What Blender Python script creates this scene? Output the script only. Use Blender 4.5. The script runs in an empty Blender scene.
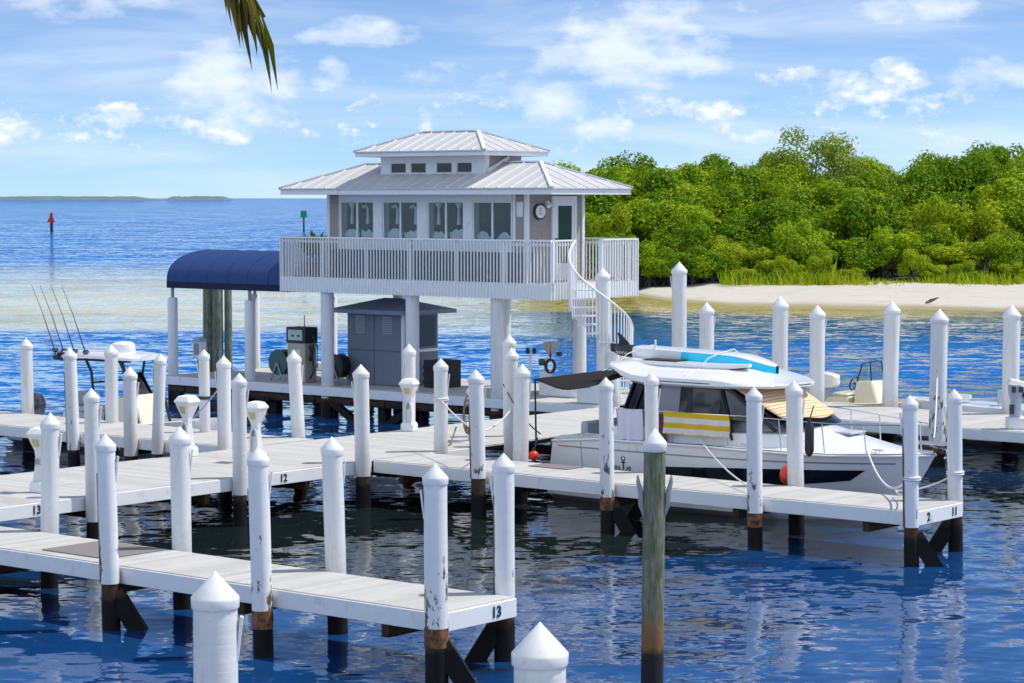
import bpy, bmesh, math, random
import numpy as np
from mathutils import Vector, Matrix
S = bpy.context.scene
C = S.collection
random.seed(7)
# ------------------------------------------------------------------ camera, sky, sun, exposure
FPX, HCAM = 2355.0, 6.0
PITCH = math.atan((341.5 - 198.0) / FPX)
cam = bpy.data.objects.new('camera', bpy.data.cameras.new('camera')); C.objects.link(cam)
cam.location = (0, 0, HCAM); cam.rotation_euler = (math.pi/2 - PITCH, 0, 0)
cam.data.sensor_width = 36; cam.data.lens = FPX/1024*36
cam.data.clip_start = .5; cam.data.clip_end = 60000
S.camera = cam
SUN_EL, SUN_AZ = math.radians(60), math.radians(80)      # azimuth clockwise from +Y
SUNDIR = Vector((math.sin(SUN_AZ)*math.cos(SUN_EL), math.cos(SUN_AZ)*math.cos(SUN_EL), math.sin(SUN_EL)))
sl = bpy.data.lights.new('sun', 'SUN'); sl.energy = 3.5; sl.angle = math.radians(.53); sl.color = (1, .955, .88)
so = bpy.data.objects.new('sun', sl); C.objects.link(so)
so.rotation_euler = SUNDIR.to_track_quat('Z', 'Y').to_euler(); so.location = (30, 20, 60)
S.view_settings.view_transform = 'Standard'; S.view_settings.look = 'None'
S.view_settings.gamma = 1; S.view_settings.exposure = 0.3; S.view_settings.use_curve_mapping = False
S.cycles.max_bounces = 8; S.cycles.transparent_max_bounces = 12
S.cycles.use_denoising = True
SKY_STRENGTH = .115

class NT:
    """small helper for node trees"""
    def __init__(s, nt): s.nt = nt
    def n(s, typ, **kw):
        nd = s.nt.nodes.new(typ)
        for k, v in kw.items():
            if k.startswith('i_'):
                key = k[2:].replace('__', ' ')
                key = int(key) if key.isdigit() else key
                s.put(nd.inputs[key], v)
            else: setattr(nd, k, v)
        return nd
    def put(s, sock, v):
        if isinstance(v, bpy.types.NodeSocket): s.nt.links.new(v, sock)
        else:
            if sock.type == 'RGBA' and len(v) == 3: v = (*v, 1)
            sock.default_value = v
    def m(s, op, a, b=0.0, c=None, clamp=False):
        nd = s.nt.nodes.new('ShaderNodeMath'); nd.operation = op; nd.use_clamp = clamp
        s.put(nd.inputs[0], a); s.put(nd.inputs[1], b)
        if c is not None: s.put(nd.inputs[2], c)
        return nd.outputs[0]
    def ss(s, x, lo, hi):
        nd = s.nt.nodes.new('ShaderNodeMapRange'); nd.interpolation_type = 'SMOOTHSTEP'
        s.put(nd.inputs[0], x); s.put(nd.inputs[1], lo); s.put(nd.inputs[2], hi)
        nd.inputs[3].default_value = 0; nd.inputs[4].default_value = 1
        return nd.outputs[0]
    def noise(s, vec, scale, detail=4, rough=.55, dist=0.0, dim='3D'):
        nd = s.n('ShaderNodeTexNoise', noise_dimensions=dim)
        s.put(nd.inputs['Vector'], vec); nd.inputs['Scale'].default_value = scale
        nd.inputs['Detail'].default_value = detail; nd.inputs['Roughness'].default_value = rough
        nd.inputs['Distortion'].default_value = dist
        return nd
    def mix(s, f, a, b, blend='MIX'):
        nd = s.n('ShaderNodeMix', data_type='RGBA', blend_type=blend)
        s.put(nd.inputs[0], f); s.put(nd.inputs[6], a); s.put(nd.inputs[7], b)
        return nd.outputs[2]
    def xyz(s, x, y, z):
        nd = s.nt.nodes.new('ShaderNodeCombineXYZ')
        for i, v in enumerate((x, y, z)): s.put(nd.inputs[i], v)
        return nd.outputs[0]
    def sep(s, v):
        nd = s.nt.nodes.new('ShaderNodeSeparateXYZ'); s.put(nd.inputs[0], v); return nd.outputs
    def vm(s, op, a, b=None, scale=None):
        nd = s.nt.nodes.new('ShaderNodeVectorMath'); nd.operation = op
        s.put(nd.inputs[0], a)
        if b is not None: s.put(nd.inputs[1], b)
        if scale is not None: nd.inputs['Scale'].default_value = scale
        return nd.outputs[0]

# sky: Nishita plus clouds that live at fixed directions
W_ = bpy.data.worlds.new('World'); S.world = W_; W_.use_nodes = True
nt = W_.node_tree; nt.nodes.clear(); h = NT(nt)
sky = h.n('ShaderNodeTexSky', sky_type='NISHITA', sun_disc=False, sun_elevation=SUN_EL, sun_rotation=SUN_AZ,
          altitude=0, air_density=.4, dust_density=.1, ozone_density=4.0)
skyc = h.n('ShaderNodeHueSaturation', i_Saturation=1.0, i_Value=1.0, i_Color=sky.outputs[0]).outputs[0]
skyc = h.mix(1.0, skyc, (.80, .94, 1.02), 'MULTIPLY')
dirv = h.vm('NORMALIZE', h.n('ShaderNodeTexCoord').outputs['Generated'])
dx, dy, dz = h.sep(dirv)
az = h.m('MULTIPLY', h.m('ARCTAN2', dx, dy), 57.2958)
el = h.m('MULTIPLY', h.m('ARCSINE', dz), 57.2958)
nA = h.noise(h.xyz(h.m('MULTIPLY', az, .55), h.m('MULTIPLY', el, 1.0), 3.1), 1.5, 7, .58)
nA2 = h.noise(h.xyz(h.m('MULTIPLY', az, .55), h.m('ADD', h.m('MULTIPLY', el, 1.0), .16), 3.1), 1.5, 5, .58)
nB = h.noise(h.xyz(h.m('MULTIPLY', az, .10), h.m('MULTIPLY', el, .62), 8.7), 1.6, 6, .55, .6)
nF = h.noise(h.xyz(az, h.m('MULTIPLY', el, 1.3), 1.7), 4.0, 8, .66)
na, nb, nf = nA.outputs[0], nB.outputs[0], nF.outputs[0]
# soft veil sheets
veil = h.m('MULTIPLY', h.ss(nb, .36, .80), h.m('SUBTRACT', 1.0, h.m('MULTIPLY', h.ss(el, 5.5, 9.0), h.m('SUBTRACT', 1.0, h.ss(h.m('ABSOLUTE', az), 30, 60)))))
veil = h.m('ADD', h.m('MULTIPLY', veil, .40), h.m('MULTIPLY', h.m('SUBTRACT', 1.0, h.ss(el, 4.0, 8.0)), .08))
BLOBS = [  # az, el (degrees), half width, half height, hardness, weight
 (-6.6,2.6,1.7,1.3,0,.75), (-4.4,2.9,.55,.6,0,.7), (-9.4,1.98,.55,.34,1,1), (-12.0,1.55,.8,.34,1,.9), (-8.1,1.75,.85,.3,1,.9),
 (-10.4,1.45,.5,.2,1,.8), (-6.6,1.5,1.3,.26,1,.8), (-10.3,4.55,2.6,.42,0,.6), (-3.6,3.95,1.5,.42,0,.65), (-2.1,1.9,.36,.33,1,.9), (-3.35,1.83,.28,.16,1,.8),
 (-.2,2.2,.5,.32,1,.8), (.9,2.3,1.2,.6,0,.75), (1.9,1.7,1.2,.3,0,.6), (3.0,3.5,2.4,1.0,0,.85), (3.4,4.6,3.0,.35,0,.5), (4.75,2.12,1.0,.34,1,1),
 (2.4,2.25,.8,.26,1,.6), (8.4,2.65,1.5,.42,1,.85), (9.2,2.95,.65,.42,1,1), (6.6,2.9,1.0,.28,1,.7), (11.7,2.95,1.4,.5,0,.75), (7.4,2.3,1.2,.25,1,.6), (9.5,4.5,2.0,.4,0,.55),
 (-12.5,2.7,1.2,.4,0,.4), (-1.5,3.0,1.6,.5,0,.4), (6.2,1.5,1.5,.3,0,.4), (11.0,1.5,1.5,.35,0,.45)]
cum = None; soft = None
for (a, e, rw, rh, hard, w) in BLOBS:
    q = h.m('ADD', h.m('POWER', h.m('ABSOLUTE', h.m('DIVIDE', h.m('SUBTRACT', az, a), rw)), 2.0),
            h.m('POWER', h.m('ABSOLUTE', h.m('DIVIDE', h.m('SUBTRACT', el, e), rh)), 2.0))
    g = h.m('MULTIPLY', h.m('SUBTRACT', 1.0, h.m('MULTIPLY', q, .5), clamp=True), w)
    if hard: cum = g if cum is None else h.m('MAXIMUM', cum, g)
    else: soft = g if soft is None else h.m('MAXIMUM', soft, g)
cfield = h.m('ADD', cum, h.m('ADD', h.m('MULTIPLY', h.m('SUBTRACT', na, .5), 2.2), h.m('MULTIPLY', h.m('SUBTRACT', nf, .5), 1.2)))
low = h.m('MULTIPLY', h.ss(el, .75, 1.4), h.m('SUBTRACT', 1.0, h.ss(el, 2.1, 3.3)))
puff = h.m('MULTIPLY', h.m('MULTIPLY', h.ss(h.m('ADD', h.m('MULTIPLY', na, .62), h.m('MULTIPLY', nf, .38)), .475, .63), low), .70)
cmask = h.m('MULTIPLY', h.m('MULTIPLY', h.ss(cfield, .25, 1.15), h.ss(cum, .02, .4)), .92)
sfield = h.m('ADD', soft, h.m('ADD', h.m('MULTIPLY', h.m('SUBTRACT', na, .5), 1.5), h.m('MULTIPLY', h.m('SUBTRACT', nb, .5), .9)))
smask = h.m('MULTIPLY', h.m('MULTIPLY', h.ss(sfield, .15, 1.0), h.ss(soft, .0, .35)), .80)
# scattered cumulus all round the rest of the sky, for reflections, and added bright and bluish as unseen fill light
far = h.m('MULTIPLY', h.ss(h.m('ABSOLUTE', az), 28, 50), h.m('MULTIPLY', h.ss(el, .6, 2), h.m('SUBTRACT', 1.0, h.ss(el, 45, 65))))
cfill = h.m('MULTIPLY', h.ss(na, .44, .60), far)
cmask = h.m('MAXIMUM', cmask, puff)
mask = h.m('MAXIMUM', h.m('MAXIMUM', cmask, cfill), h.m('MAXIMUM', smask, veil))
lit = h.ss(h.m('SUBTRACT', na, nA2.outputs[0]), -.10, .10)
ccol = h.mix(h.m('MAXIMUM', lit, h.m('SUBTRACT', 1.0, cmask)), (.60, .72, .90), (.86, .88, .93))
ccol = h.mix(h.m('MULTIPLY', h.m('MAXIMUM', smask, veil), h.m('SUBTRACT', 1.0, cmask)), ccol, (.80, .88, 1.0))
ccol = h.mix(cfill, ccol, (.60,.74,.95))
bg1 = h.n('ShaderNodeBackground', i_Color=skyc, i_Strength=SKY_STRENGTH)
bg2 = h.n('ShaderNodeBackground', i_Color=ccol, i_Strength=h.m('ADD', 1.0, h.m('MULTIPLY', far, .8)))
mx = h.n('ShaderNodeMixShader', i_0=mask, i_1=bg1.outputs[0], i_2=bg2.outputs[0])
h.n('ShaderNodeOutputWorld', i_Surface=mx.outputs[0])
W_.cycles_visibility if hasattr(W_, 'cycles_visibility') else None
W_.cycles.sampling_method = 'MANUAL'; W_.cycles.sample_map_resolution = 512

# ------------------------------------------------------------------ frames and mesh building
UX, UY = .774, -.633
_l = math.hypot(UX, UY); UX, UY = UX/_l, UY/_l
U3 = Vector((UX, UY, 0)); V3 = Vector((-UY, UX, 0)); Z3 = Vector((0, 0, 1))
def W(a, b, z): return Vector((a*UX - b*UY, a*UY + b*UX, z))     # dock frame: a along the fingers, b away
def ID(x, y, z): return Vector((x, y, z))

class MB:
    def __init__(s, T=W): s.v = []; s.f = []; s.T = T
    def pts(s, P):
        k = len(s.v); s.v += [s.T(*p) for p in P]; return k
    def face(s, P): k = s.pts(P); s.f.append(tuple(range(k, k+len(P))))
    def box(s, x0, x1, y0, y1, z0, z1):
        k = s.pts([(x0,y0,z0),(x1,y0,z0),(x1,y1,z0),(x0,y1,z0),(x0,y0,z1),(x1,y0,z1),(x1,y1,z1),(x0,y1,z1)])
        for q in ((0,3,2,1),(4,5,6,7),(0,1,5,4),(1,2,6,5),(2,3,7,6),(3,0,4,7)): s.f.append(tuple(k+i for i in q))
        return s
    def hexa(s, P):      # eight corners, bottom four then top four
        k = s.pts(P)
        for q in ((0,3,2,1),(4,5,6,7),(0,1,5,4),(1,2,6,5),(2,3,7,6),(3,0,4,7)): s.f.append(tuple(k+i for i in q))
        return s
    def rings(s, R, close=True, cap=True):
        k = len(s.v); n = len(R[0])
        for r in R: s.pts(r)
        for i in range(len(R)-1):
            for j in range(n if close else n-1):
                j2 = (j+1) % n
                s.f.append((k+i*n+j, k+i*n+j2, k+(i+1)*n+j2, k+(i+1)*n+j))
        if cap:
            s.f.append(tuple(k+j for j in range(n-1, -1, -1)))
            e = k+(len(R)-1)*n; s.f.append(tuple(e+j for j in range(n)))
        return s
    def lathe(s, cx, cy, prof, n=16, rot=0.0, cap=True):
        return s.rings([[(cx+r*math.cos(rot+2*math.pi*j/n), cy+r*math.sin(rot+2*math.pi*j/n), z) for j in range(n)] for r, z in prof], cap=cap)
    def tube(s, P, r, n=6, cap=True):
        P = [Vector(p) for p in P]; R = []
        rr = r if isinstance(r, (list, tuple)) else [r]*len(P)
        ref = None
        for i, p in enumerate(P):
            d = (P[min(i+1, len(P)-1)] - P[max(i-1, 0)])
            if d.length < 1e-9: d = Vector((0, 0, 1))
            d.normalize()
            if ref is None: ref = Vector((0, 0, 1)) if abs(d.z) < .9 else Vector((1, 0, 0))
            x = d.cross(ref); x.normalize(); y = d.cross(x); ref = -y if False else ref
            R.append([tuple(p + rr[i]*(math.cos(2*math.pi*j/n)*x + math.sin(2*math.pi*j/n)*y)) for j in range(n)])
        return s.rings(R, cap=cap)
    def bar(s, p, q, w, hgt):
        p, q = Vector(p), Vector(q); d = (q-p).normalized()
        x = d.cross(Vector((0,0,1))); 
        if x.length < 1e-4: x = Vector((1,0,0))
        x.normalize(); y = x.cross(d)
        R = [[tuple(c + sx*w/2*x + sy*hgt/2*y) for sx, sy in ((-1,-1),(1,-1),(1,1),(-1,1))] for c in (p, q)]
        return s.rings(R)
    def grid(s, fn, nu, nv):
        k = len(s.v)
        for i in range(nu+1):
            s.pts([fn(i/nu, j/nv) for j in range(nv+1)])
        for i in range(nu):
            for j in range(nv):
                a = k+i*(nv+1)+j; s.f.append((a, a+nv+1, a+nv+2, a+1))
        return s
    def build(s, name, mat, parent=None, smooth=False, bev=0.0, solid=0.0, recalc=True):
        off = parent_world(parent)
        me = bpy.data.meshes.new(name)
        me.from_pydata([tuple(p-off) for p in s.v], [], s.f); me.update()
        if recalc:
            bm = bmesh.new(); bm.from_mesh(me); bmesh.ops.recalc_face_normals(bm, faces=bm.faces)
            if bev > 0:
                bmesh.ops.bevel(bm, geom=[e for e in bm.edges if len(e.link_faces) == 2 and e.calc_face_angle(0) > .5], offset=bev, segments=1, affect='EDGES', clamp_overlap=True)
            bm.to_mesh(me); bm.free()
        if smooth:
            for p in me.polygons: p.use_smooth = True
            try: me.set_sharp_from_angle(angle=math.radians(40))
            except Exception: pass
        me.materials.append(mat)
        o = bpy.data.objects.new(name, me); C.objects.link(o)
        if parent: o.parent = parent
        if solid:
            md = o.modifiers.new('solid', 'SOLIDIFY'); md.thickness = solid; md.offset = 0
        return o
def parent_world(p):
    v = Vector((0, 0, 0))
    while p: v += p.location; p = p.parent
    return v
def tag(o, label=None, cat=None, group=None, kind=None):
    if label: o['label'] = label
    if cat: o['category'] = cat
    if group: o['group'] = group
    if kind: o['kind'] = kind
    return o
def thing(name, label, cat, loc, group=None):
    o = bpy.data.objects.new(name, None); C.objects.link(o); o.location = loc; o.empty_display_size = .2
    return tag(o, label, cat, group)
def text(name, body, size, origin, xdir, ydir, mat, parent, thick=.004):
    cu = bpy.data.curves.new(name, 'FONT'); cu.body = body; cu.size = size; cu.align_x = 'CENTER'; cu.align_y = 'CENTER'; cu.extrude = thick
    cu.offset = size*.02
    t = bpy.data.objects.new(name, cu); C.objects.link(t)
    dg = bpy.context.evaluated_depsgraph_get()
    me = bpy.data.meshes.new_from_object(t.evaluated_get(dg))
    bpy.data.objects.remove(t)
    xdir, ydir = Vector(xdir).normalized(), Vector(ydir).normalized(); n = xdir.cross(ydir)
    M = Matrix((xdir, ydir, n)).transposed()
    off = parent_world(parent)
    for v in me.vertices: v.co = (M @ v.co) + Vector(origin) - off
    me.materials.clear(); me.materials.append(mat); me.name = name
    o = bpy.data.objects.new(name, me); C.objects.link(o); o.parent = parent
    return o

# ------------------------------------------------------------------ materials
def newmat(name):
    m = bpy.data.materials.new(name); m.use_nodes = True
    nt = m.node_tree; nt.nodes.clear(); h = NT(nt)
    b = h.n('ShaderNodeBsdfPrincipled'); h.n('ShaderNodeOutputMaterial', i_Surface=b.outputs[0])
    return m, h, b
def mat(name, col, rough=.5, metal=0.0, var=.12, vs=3.0, bump=0.0, bs=40.0, spec=.5, coat=0.0, dirt=0.0, dirtcol=(.25,.22,.17), ds=2.0, hi=.72):
    m, h, b = newmat(name)
    pos = h.n('ShaderNodeTexCoord').outputs['Object']
    pos = h.n('ShaderNodeNewGeometry').outputs['Position']
    n = h.noise(pos, vs, 5, .6).outputs[0]
    c = h.mix(n, tuple(x*(1-var) for x in col), tuple(min(1, x*(1+var)) for x in col))
    if dirt:
        d = h.noise(pos, ds, 6, .65).outputs[0]
        c = h.mix(h.m('MULTIPLY', h.ss(d, hi-.18, hi), dirt), c, dirtcol)
    h.put(b.inputs['Base Color'], c)
    b.inputs['Roughness'].default_value = rough; b.inputs['Metallic'].default_value = metal
    b.inputs['Specular IOR Level'].default_value = spec; b.inputs['Coat Weight'].default_value = coat
    if bump:
        bn = h.n('ShaderNodeBump', i_Strength=bump, i_Distance=.01, i_Height=h.noise(pos, bs, 4).outputs[0])
        h.put(b.inputs['Normal'], bn.outputs[0])
    return m
M = {}
M['vinyl'] = mat('white_vinyl', (.72,.725,.72), .38, var=.05, vs=2, dirt=.35, dirtcol=(.5,.48,.42), ds=3.5, hi=.75, bump=.15, bs=14)
def vinyl_mat():
    m, h, b = newmat('weathered_white_vinyl')
    g = h.n('ShaderNodeNewGeometry').outputs['Position']; x, y, z = h.sep(g)
    st = h.noise(h.xyz(h.m('MULTIPLY', x, 9.0), h.m('MULTIPLY', y, 9.0), h.m('MULTIPLY', z, .8)), 1.6, 6, .65).outputs[0]
    sp = h.noise(g, 11, 6, .7).outputs[0]
    big = h.noise(g, .7, 3).outputs[0]
    c = h.mix(big, (.66,.665,.66), (.76,.76,.755))
    c = h.mix(h.m('MULTIPLY', h.ss(st, .50, .74), .42), c, (.42,.41,.36))
    low = h.m('MULTIPLY', h.m('SUBTRACT', 1.0, h.ss(h.m('ADD', z, h.m('MULTIPLY', h.m('SUBTRACT', sp, .5), .9)), .75, 1.45)), .38)
    c = h.mix(low, c, (.40,.37,.29))
    c = h.mix(h.m('MULTIPLY', h.ss(sp, .66, .72), .55), c, (.30,.28,.25))
    h.put(b.inputs['Base Color'], c); b.inputs['Roughness'].default_value = .42
    rib = h.noise(h.xyz(x, y, h.m('MULTIPLY', z, 9.0)), 1.5, 4, .6).outputs[0]
    h.put(b.inputs['Normal'], h.n('ShaderNodeBump', i_Strength=.5, i_Distance=.012, i_Height=rib).outputs[0])
    return m
M['vinyl'] = vinyl_mat()
M['cap'] = mat('white_cap_plastic', (.78,.78,.77), .35, var=.05, vs=5, dirt=.5, dirtcol=(.42,.39,.33), ds=9, hi=.74)
M['white'] = mat('white_paint', (.76,.765,.77), .45, var=.05, dirt=.45, dirtcol=(.42,.40,.36), ds=3.5, hi=.74)
M['rail_white'] = mat('white_railing_paint', (.8,.8,.8), .4, var=.03)
M['gel'] = mat('white_gelcoat', (.78,.78,.775), .14, var=.03, coat=.4, dirt=.22, dirtcol=(.5,.48,.43), ds=2.2, hi=.74)
M['cream'] = mat('cream_gelcoat', (.72,.66,.5), .25, var=.05)
M['dark'] = mat('black_rubber', (.012,.012,.014), .45, var=.3)
M['black_fabric'] = mat('black_canvas', (.016,.014,.014), .85, var=.3, vs=8, spec=.2)
M['steel'] = mat('stainless_steel', (.6,.6,.62), .22, 1.0, var=.05)
M['grey_metal'] = mat('grey_metal', (.30,.31,.33), .45, .3, var=.1)
M['motor'] = mat('dark_cowling', (.03,.034,.045), .15, var=.1, coat=.5)
M['shed'] = mat('grey_shed_paint', (.155,.18,.225), .55, var=.08)
M['shed_roof'] = mat('grey_shed_roof', (.22,.25,.30), .5, var=.1)
M['tan'] = mat('tan_dispenser_paint', (.42,.38,.30), .5, var=.1)
M['reel'] = mat('green_hose_reel', (.03,.09,.085), .4, var=.2)
M['rope'] = mat('pale_rope', (.68,.68,.66), .8, var=.15, vs=60)
M['rope_dark'] = mat('dark_rope', (.05,.05,.05), .8, var=.2)
M['hose'] = mat('brown_hose', (.20,.14,.07), .5, var=.3, vs=30)
M['red'] = mat('red_vinyl', (.72,.035,.012), .3, var=.06)
M['green_sign'] = mat('green_board', (.0,.30,.09), .5, var=.05)
M['red_sign'] = mat('red_board', (.62,.02,.03), .5, var=.05)
M['navy'] = mat('navy_window_strip', (.006,.008,.014), .08, var=.1)
M['shadow_grey'] = mat('grey_shadow_sheet', (.20,.18,.175), .85, var=.15, vs=8)
M['number'] = mat('dark_blue_number', (.012,.03,.10), .5, var=.05)
M['number_black'] = mat('black_number', (.012,.012,.016), .5, var=.05)
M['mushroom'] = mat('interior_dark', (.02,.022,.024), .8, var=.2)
M['pale_shape'] = mat('pale_reflection_and_sign', (.78,.82,.80), .8, var=.06)
M['sand_pot'] = mat('clay_pot', (.3,.14,.08), .8, var=.1)
M['cyan'] = mat('cyan_board', (.01,.60,.86), .22, var=.04, coat=.3)
M['towel_white'] = mat('white_towel', (.72,.70,.80), .95, var=.05, vs=40, bump=.5, bs=120, spec=.1)
M['seat'] = mat('pale_blue_grey_vinyl', (.45,.49,.55), .5, var=.06)
M['lampglow'] = mat('yellowed_lamp_lens', (.50,.43,.22), .3, var=.15, vs=20)
M['mask_brown'] = mat('bare_brown_timber', (.13,.075,.04), .9, var=.4, vs=14, bump=.5, bs=30)
M['bark'] = mat('grey_bark', (.14,.12,.10), .9, var=.3, vs=6, bump=.5, bs=12)
M['palm_bark'] = mat('palm_bark', (.2,.16,.12), .9, var=.3, vs=6, bump=.6, bs=10)
M['drift'] = mat('weathered_driftwood', (.12,.10,.08), .9, var=.3, vs=6)
M['ground'] = mat('shore_sand', (.42,.38,.31), .95, var=.1, vs=1)
M['glassgreen'] = mat('tinted_door_glass', (.010,.045,.022), .08, var=.1, spec=.2)

def pile_mat():
    m, h, b = newmat('tarred_timber')
    g = h.n('ShaderNodeNewGeometry').outputs['Position']; x, y, z = h.sep(g)
    n = h.noise(h.xyz(h.m('MULTIPLY', x, 3.0), h.m('MULTIPLY', y, 3.0), h.m('MULTIPLY', z, .8)), 3, 6, .65).outputs[0]
    n2 = h.noise(g, 5, 4).outputs[0]
    brown = h.mix(n, (.02,.012,.009), (.10,.055,.028))
    blk = h.mix(n2, (.002,.002,.003), (.014,.013,.012)); b.inputs['Specular IOR Level'].default_value = .2
    lim = h.m('ADD', z, h.m('MULTIPLY', h.m('SUBTRACT', n2, .5), .25))
    h.put(b.inputs['Base Color'], h.mix(h.ss(lim, .40, .52), blk, brown))
    b.inputs['Roughness'].default_value = .6
    h.put(b.inputs['Normal'], h.n('ShaderNodeBump', i_Strength=.6, i_Distance=.02, i_Height=n).outputs[0])
    return m
M['timber'] = pile_mat()
def worn_mat(name, amt):
    m, h, b = newmat(name)
    g = h.n('ShaderNodeNewGeometry').outputs['Position']; x, y, z = h.sep(g)
    n = h.noise(h.xyz(h.m('MULTIPLY', x, 2.2), h.m('MULTIPLY', y, 2.2), h.m('MULTIPLY', z, .75)), 3.2, 7, .68).outputs[0]
    low = h.m('SUBTRACT', 1.0, h.ss(z, .7, 2.6))
    f = h.ss(h.m('ADD', n, h.m('MULTIPLY', low, .04+.05*amt)), .672, .695)
    old = h.noise(g, 7, 5).outputs[0]
    white = h.mix(old, (.70,.71,.72), (.78,.78,.77))
    bare = h.mix(h.noise(g, 20, 4).outputs[0], (.03,.025,.02), (.22,.14,.08))
    h.put(b.inputs['Base Color'], h.mix(f, white, bare))
    b.inputs['Roughness'].default_value = .45
    h.put(b.inputs['Normal'], h.n('ShaderNodeBump', i_Strength=.35, i_Distance=.012, i_Height=h.noise(h.xyz(x, y, h.m('MULTIPLY', z, 5.0)), 3, 4).outputs[0]).outputs[0])
    return m
M['worn1'] = worn_mat('peeling_white_sleeve', 1); M['worn2'] = worn_mat('badly_peeling_white_sleeve', 1.8)
def rust_mat():
    m, h, b = newmat('rusty_timber_band')
    g = h.n('ShaderNodeNewGeometry').outputs['Position']
    n = h.noise(g, 9, 6, .7).outputs[0]
    h.put(b.inputs['Base Color'], h.mix(h.ss(n, .4, .62), (.05,.028,.018), (.26,.105,.03)))
    b.inputs['Roughness'].default_value = .8
    return m
M['rust'] = rust_mat()
def green_timber():
    m, h, b = newmat('algae_green_timber')
    g = h.n('ShaderNodeNewGeometry').outputs['Position']; x, y, z = h.sep(g)
    n = h.noise(h.xyz(h.m('MULTIPLY', x, 9.0), h.m('MULTIPLY', y, 9.0), h.m('MULTIPLY', z, 1.4)), 2.2, 7, .7).outputs[0]
    n2 = h.noise(g, 4, 5).outputs[0]
    c = h.mix(h.ss(n, .3, .7), (.065,.08,.045), (.27,.27,.18))
    c = h.mix(h.m('MULTIPLY', h.ss(n2, .5, .68), .5), c, (.10,.13,.05))
    lim = h.m('ADD', z, h.m('MULTIPLY', h.m('SUBTRACT', n2, .5), .35))
    c = h.mix(h.ss(lim, .62, .40), h.mix(h.ss(lim, 1.15, .55), c, (.24,.11,.03)), (.012,.011,.012))
    h.put(b.inputs['Base Color'], c); b.inputs['Roughness'].default_value = .85
    h.put(b.inputs['Normal'], h.n('ShaderNodeBump', i_Strength=.9, i_Distance=.03, i_Height=n).outputs[0])
    return m
M['green_timber'] = green_timber()
def deck_mat():
    m, h, b = newmat('weathered_deck_boards')
    g = h.n('ShaderNodeNewGeometry'); p = g.outputs['Position']
    r = g.outputs['Random Per Island']
    c = h.mix(r, (.43,.42,.40), (.52,.51,.49))
    d = h.noise(p, 1.1, 6, .65).outputs[0]
    c = h.mix(h.m('MULTIPLY', h.ss(d, .5, .74), .45), c, (.33,.30,.265))
    d2 = h.noise(p, 30, 4, .7).outputs[0]
    c = h.mix(h.m('MULTIPLY', h.ss(d2, .55, .8), .25), c, (.3,.27,.24))
    d3 = h.noise(p, 3.2, 7, .7).outputs[0]
    c = h.mix(h.m('MULTIPLY', h.ss(d3, .60, .70), .5), c, (.27,.24,.205))
    c = h.mix(h.m('MULTIPLY', h.ss(h.noise(p, 7.5, 3).outputs[0], .72, .76), .7), c, (.68,.67,.64))
    h.put(b.inputs['Base Color'], c); b.inputs['Roughness'].default_value = .75
    h.put(b.inputs['Normal'], h.n('ShaderNodeBump', i_Strength=.2, i_Distance=.01, i_Height=d2).outputs[0])
    return m
M['deck'] = deck_mat()
def siding_mat(name, col):
    m, h, b = newmat(name)
    g = h.n('ShaderNodeNewGeometry').outputs['Position']; x, y, z = h.sep(g)
    f = h.m('FRACT', h.m('MULTIPLY', z, 7.0))
    n = h.noise(g, 3, 5).outputs[0]
    c = h.mix(n, tuple(v*.92 for v in col), tuple(v*1.08 for v in col))
    h.put(b.inputs['Base Color'], c); b.inputs['Roughness'].default_value = .6
    h.put(b.inputs['Normal'], h.n('ShaderNodeBump', i_Strength=1.0, i_Distance=.02, i_Height=h.m('SUBTRACT', 1.0, f)).outputs[0])
    return m
M['siding'] = siding_mat('tan_grey_lap_siding', (.32,.285,.26))
M['lower_wall'] = siding_mat('shaded_lap_siding', (.11,.12,.14))  # siding under the windows darkened and blued to paint its shade
M['roof'] = mat('white_metal_roof', (.56,.55,.545), .38, .0, var=.06, vs=.8, dirt=.4, dirtcol=(.45,.43,.42), ds=1.2, hi=.72)
M['seam'] = mat('white_roof_seams', (.72,.72,.72), .35, .0, var=.03)
M['awning'] = mat('navy_awning_canvas', (.019,.048,.165), .6, var=.1, vs=4, spec=.3)
M['awning_edge'] = mat('dark_navy_valance', (.005,.009,.035), .8, var=.1)
def glass(name, tint, refl=.9):
    m = bpy.data.materials.new(name); m.use_nodes = True; nt = m.node_tree; nt.nodes.clear(); h = NT(nt)
    tr = h.n('ShaderNodeBsdfTransparent', i_Color=tint)
    gl = h.n('ShaderNodeBsdfGlossy', i_Color=(1,1,1), i_Roughness=.02)
    gg = h.n('ShaderNodeNewGeometry'); g = gg.outputs['Position']
    fr = h.n('ShaderNodeFresnel', i_IOR=h.m('SUBTRACT', 1.5, h.m('MULTIPLY', gg.outputs['Backfacing'], .8333)))
    bp = h.n('ShaderNodeBump', i_Strength=.06, i_Distance=.05, i_Height=h.noise(g, 1.3, 1).outputs[0])
    h.put(gl.inputs['Normal'], bp.outputs[0])
    mx = h.n('ShaderNodeMixShader', i_0=h.m('MULTIPLY', fr.outputs[0], refl, clamp=True), i_1=tr.outputs[0], i_2=gl.outputs[0])
    h.n('ShaderNodeOutputMaterial', i_Surface=mx.outputs[0])
    return m
M['pane'] = glass('clear_window_glass', (.80,.86,.87), .8)
M['smoke'] = glass('smoked_glass', (.05,.055,.06), 1.0)
M['shield'] = glass('pale_windshield_plastic', (.62,.72,.74), 1.2)
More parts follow.
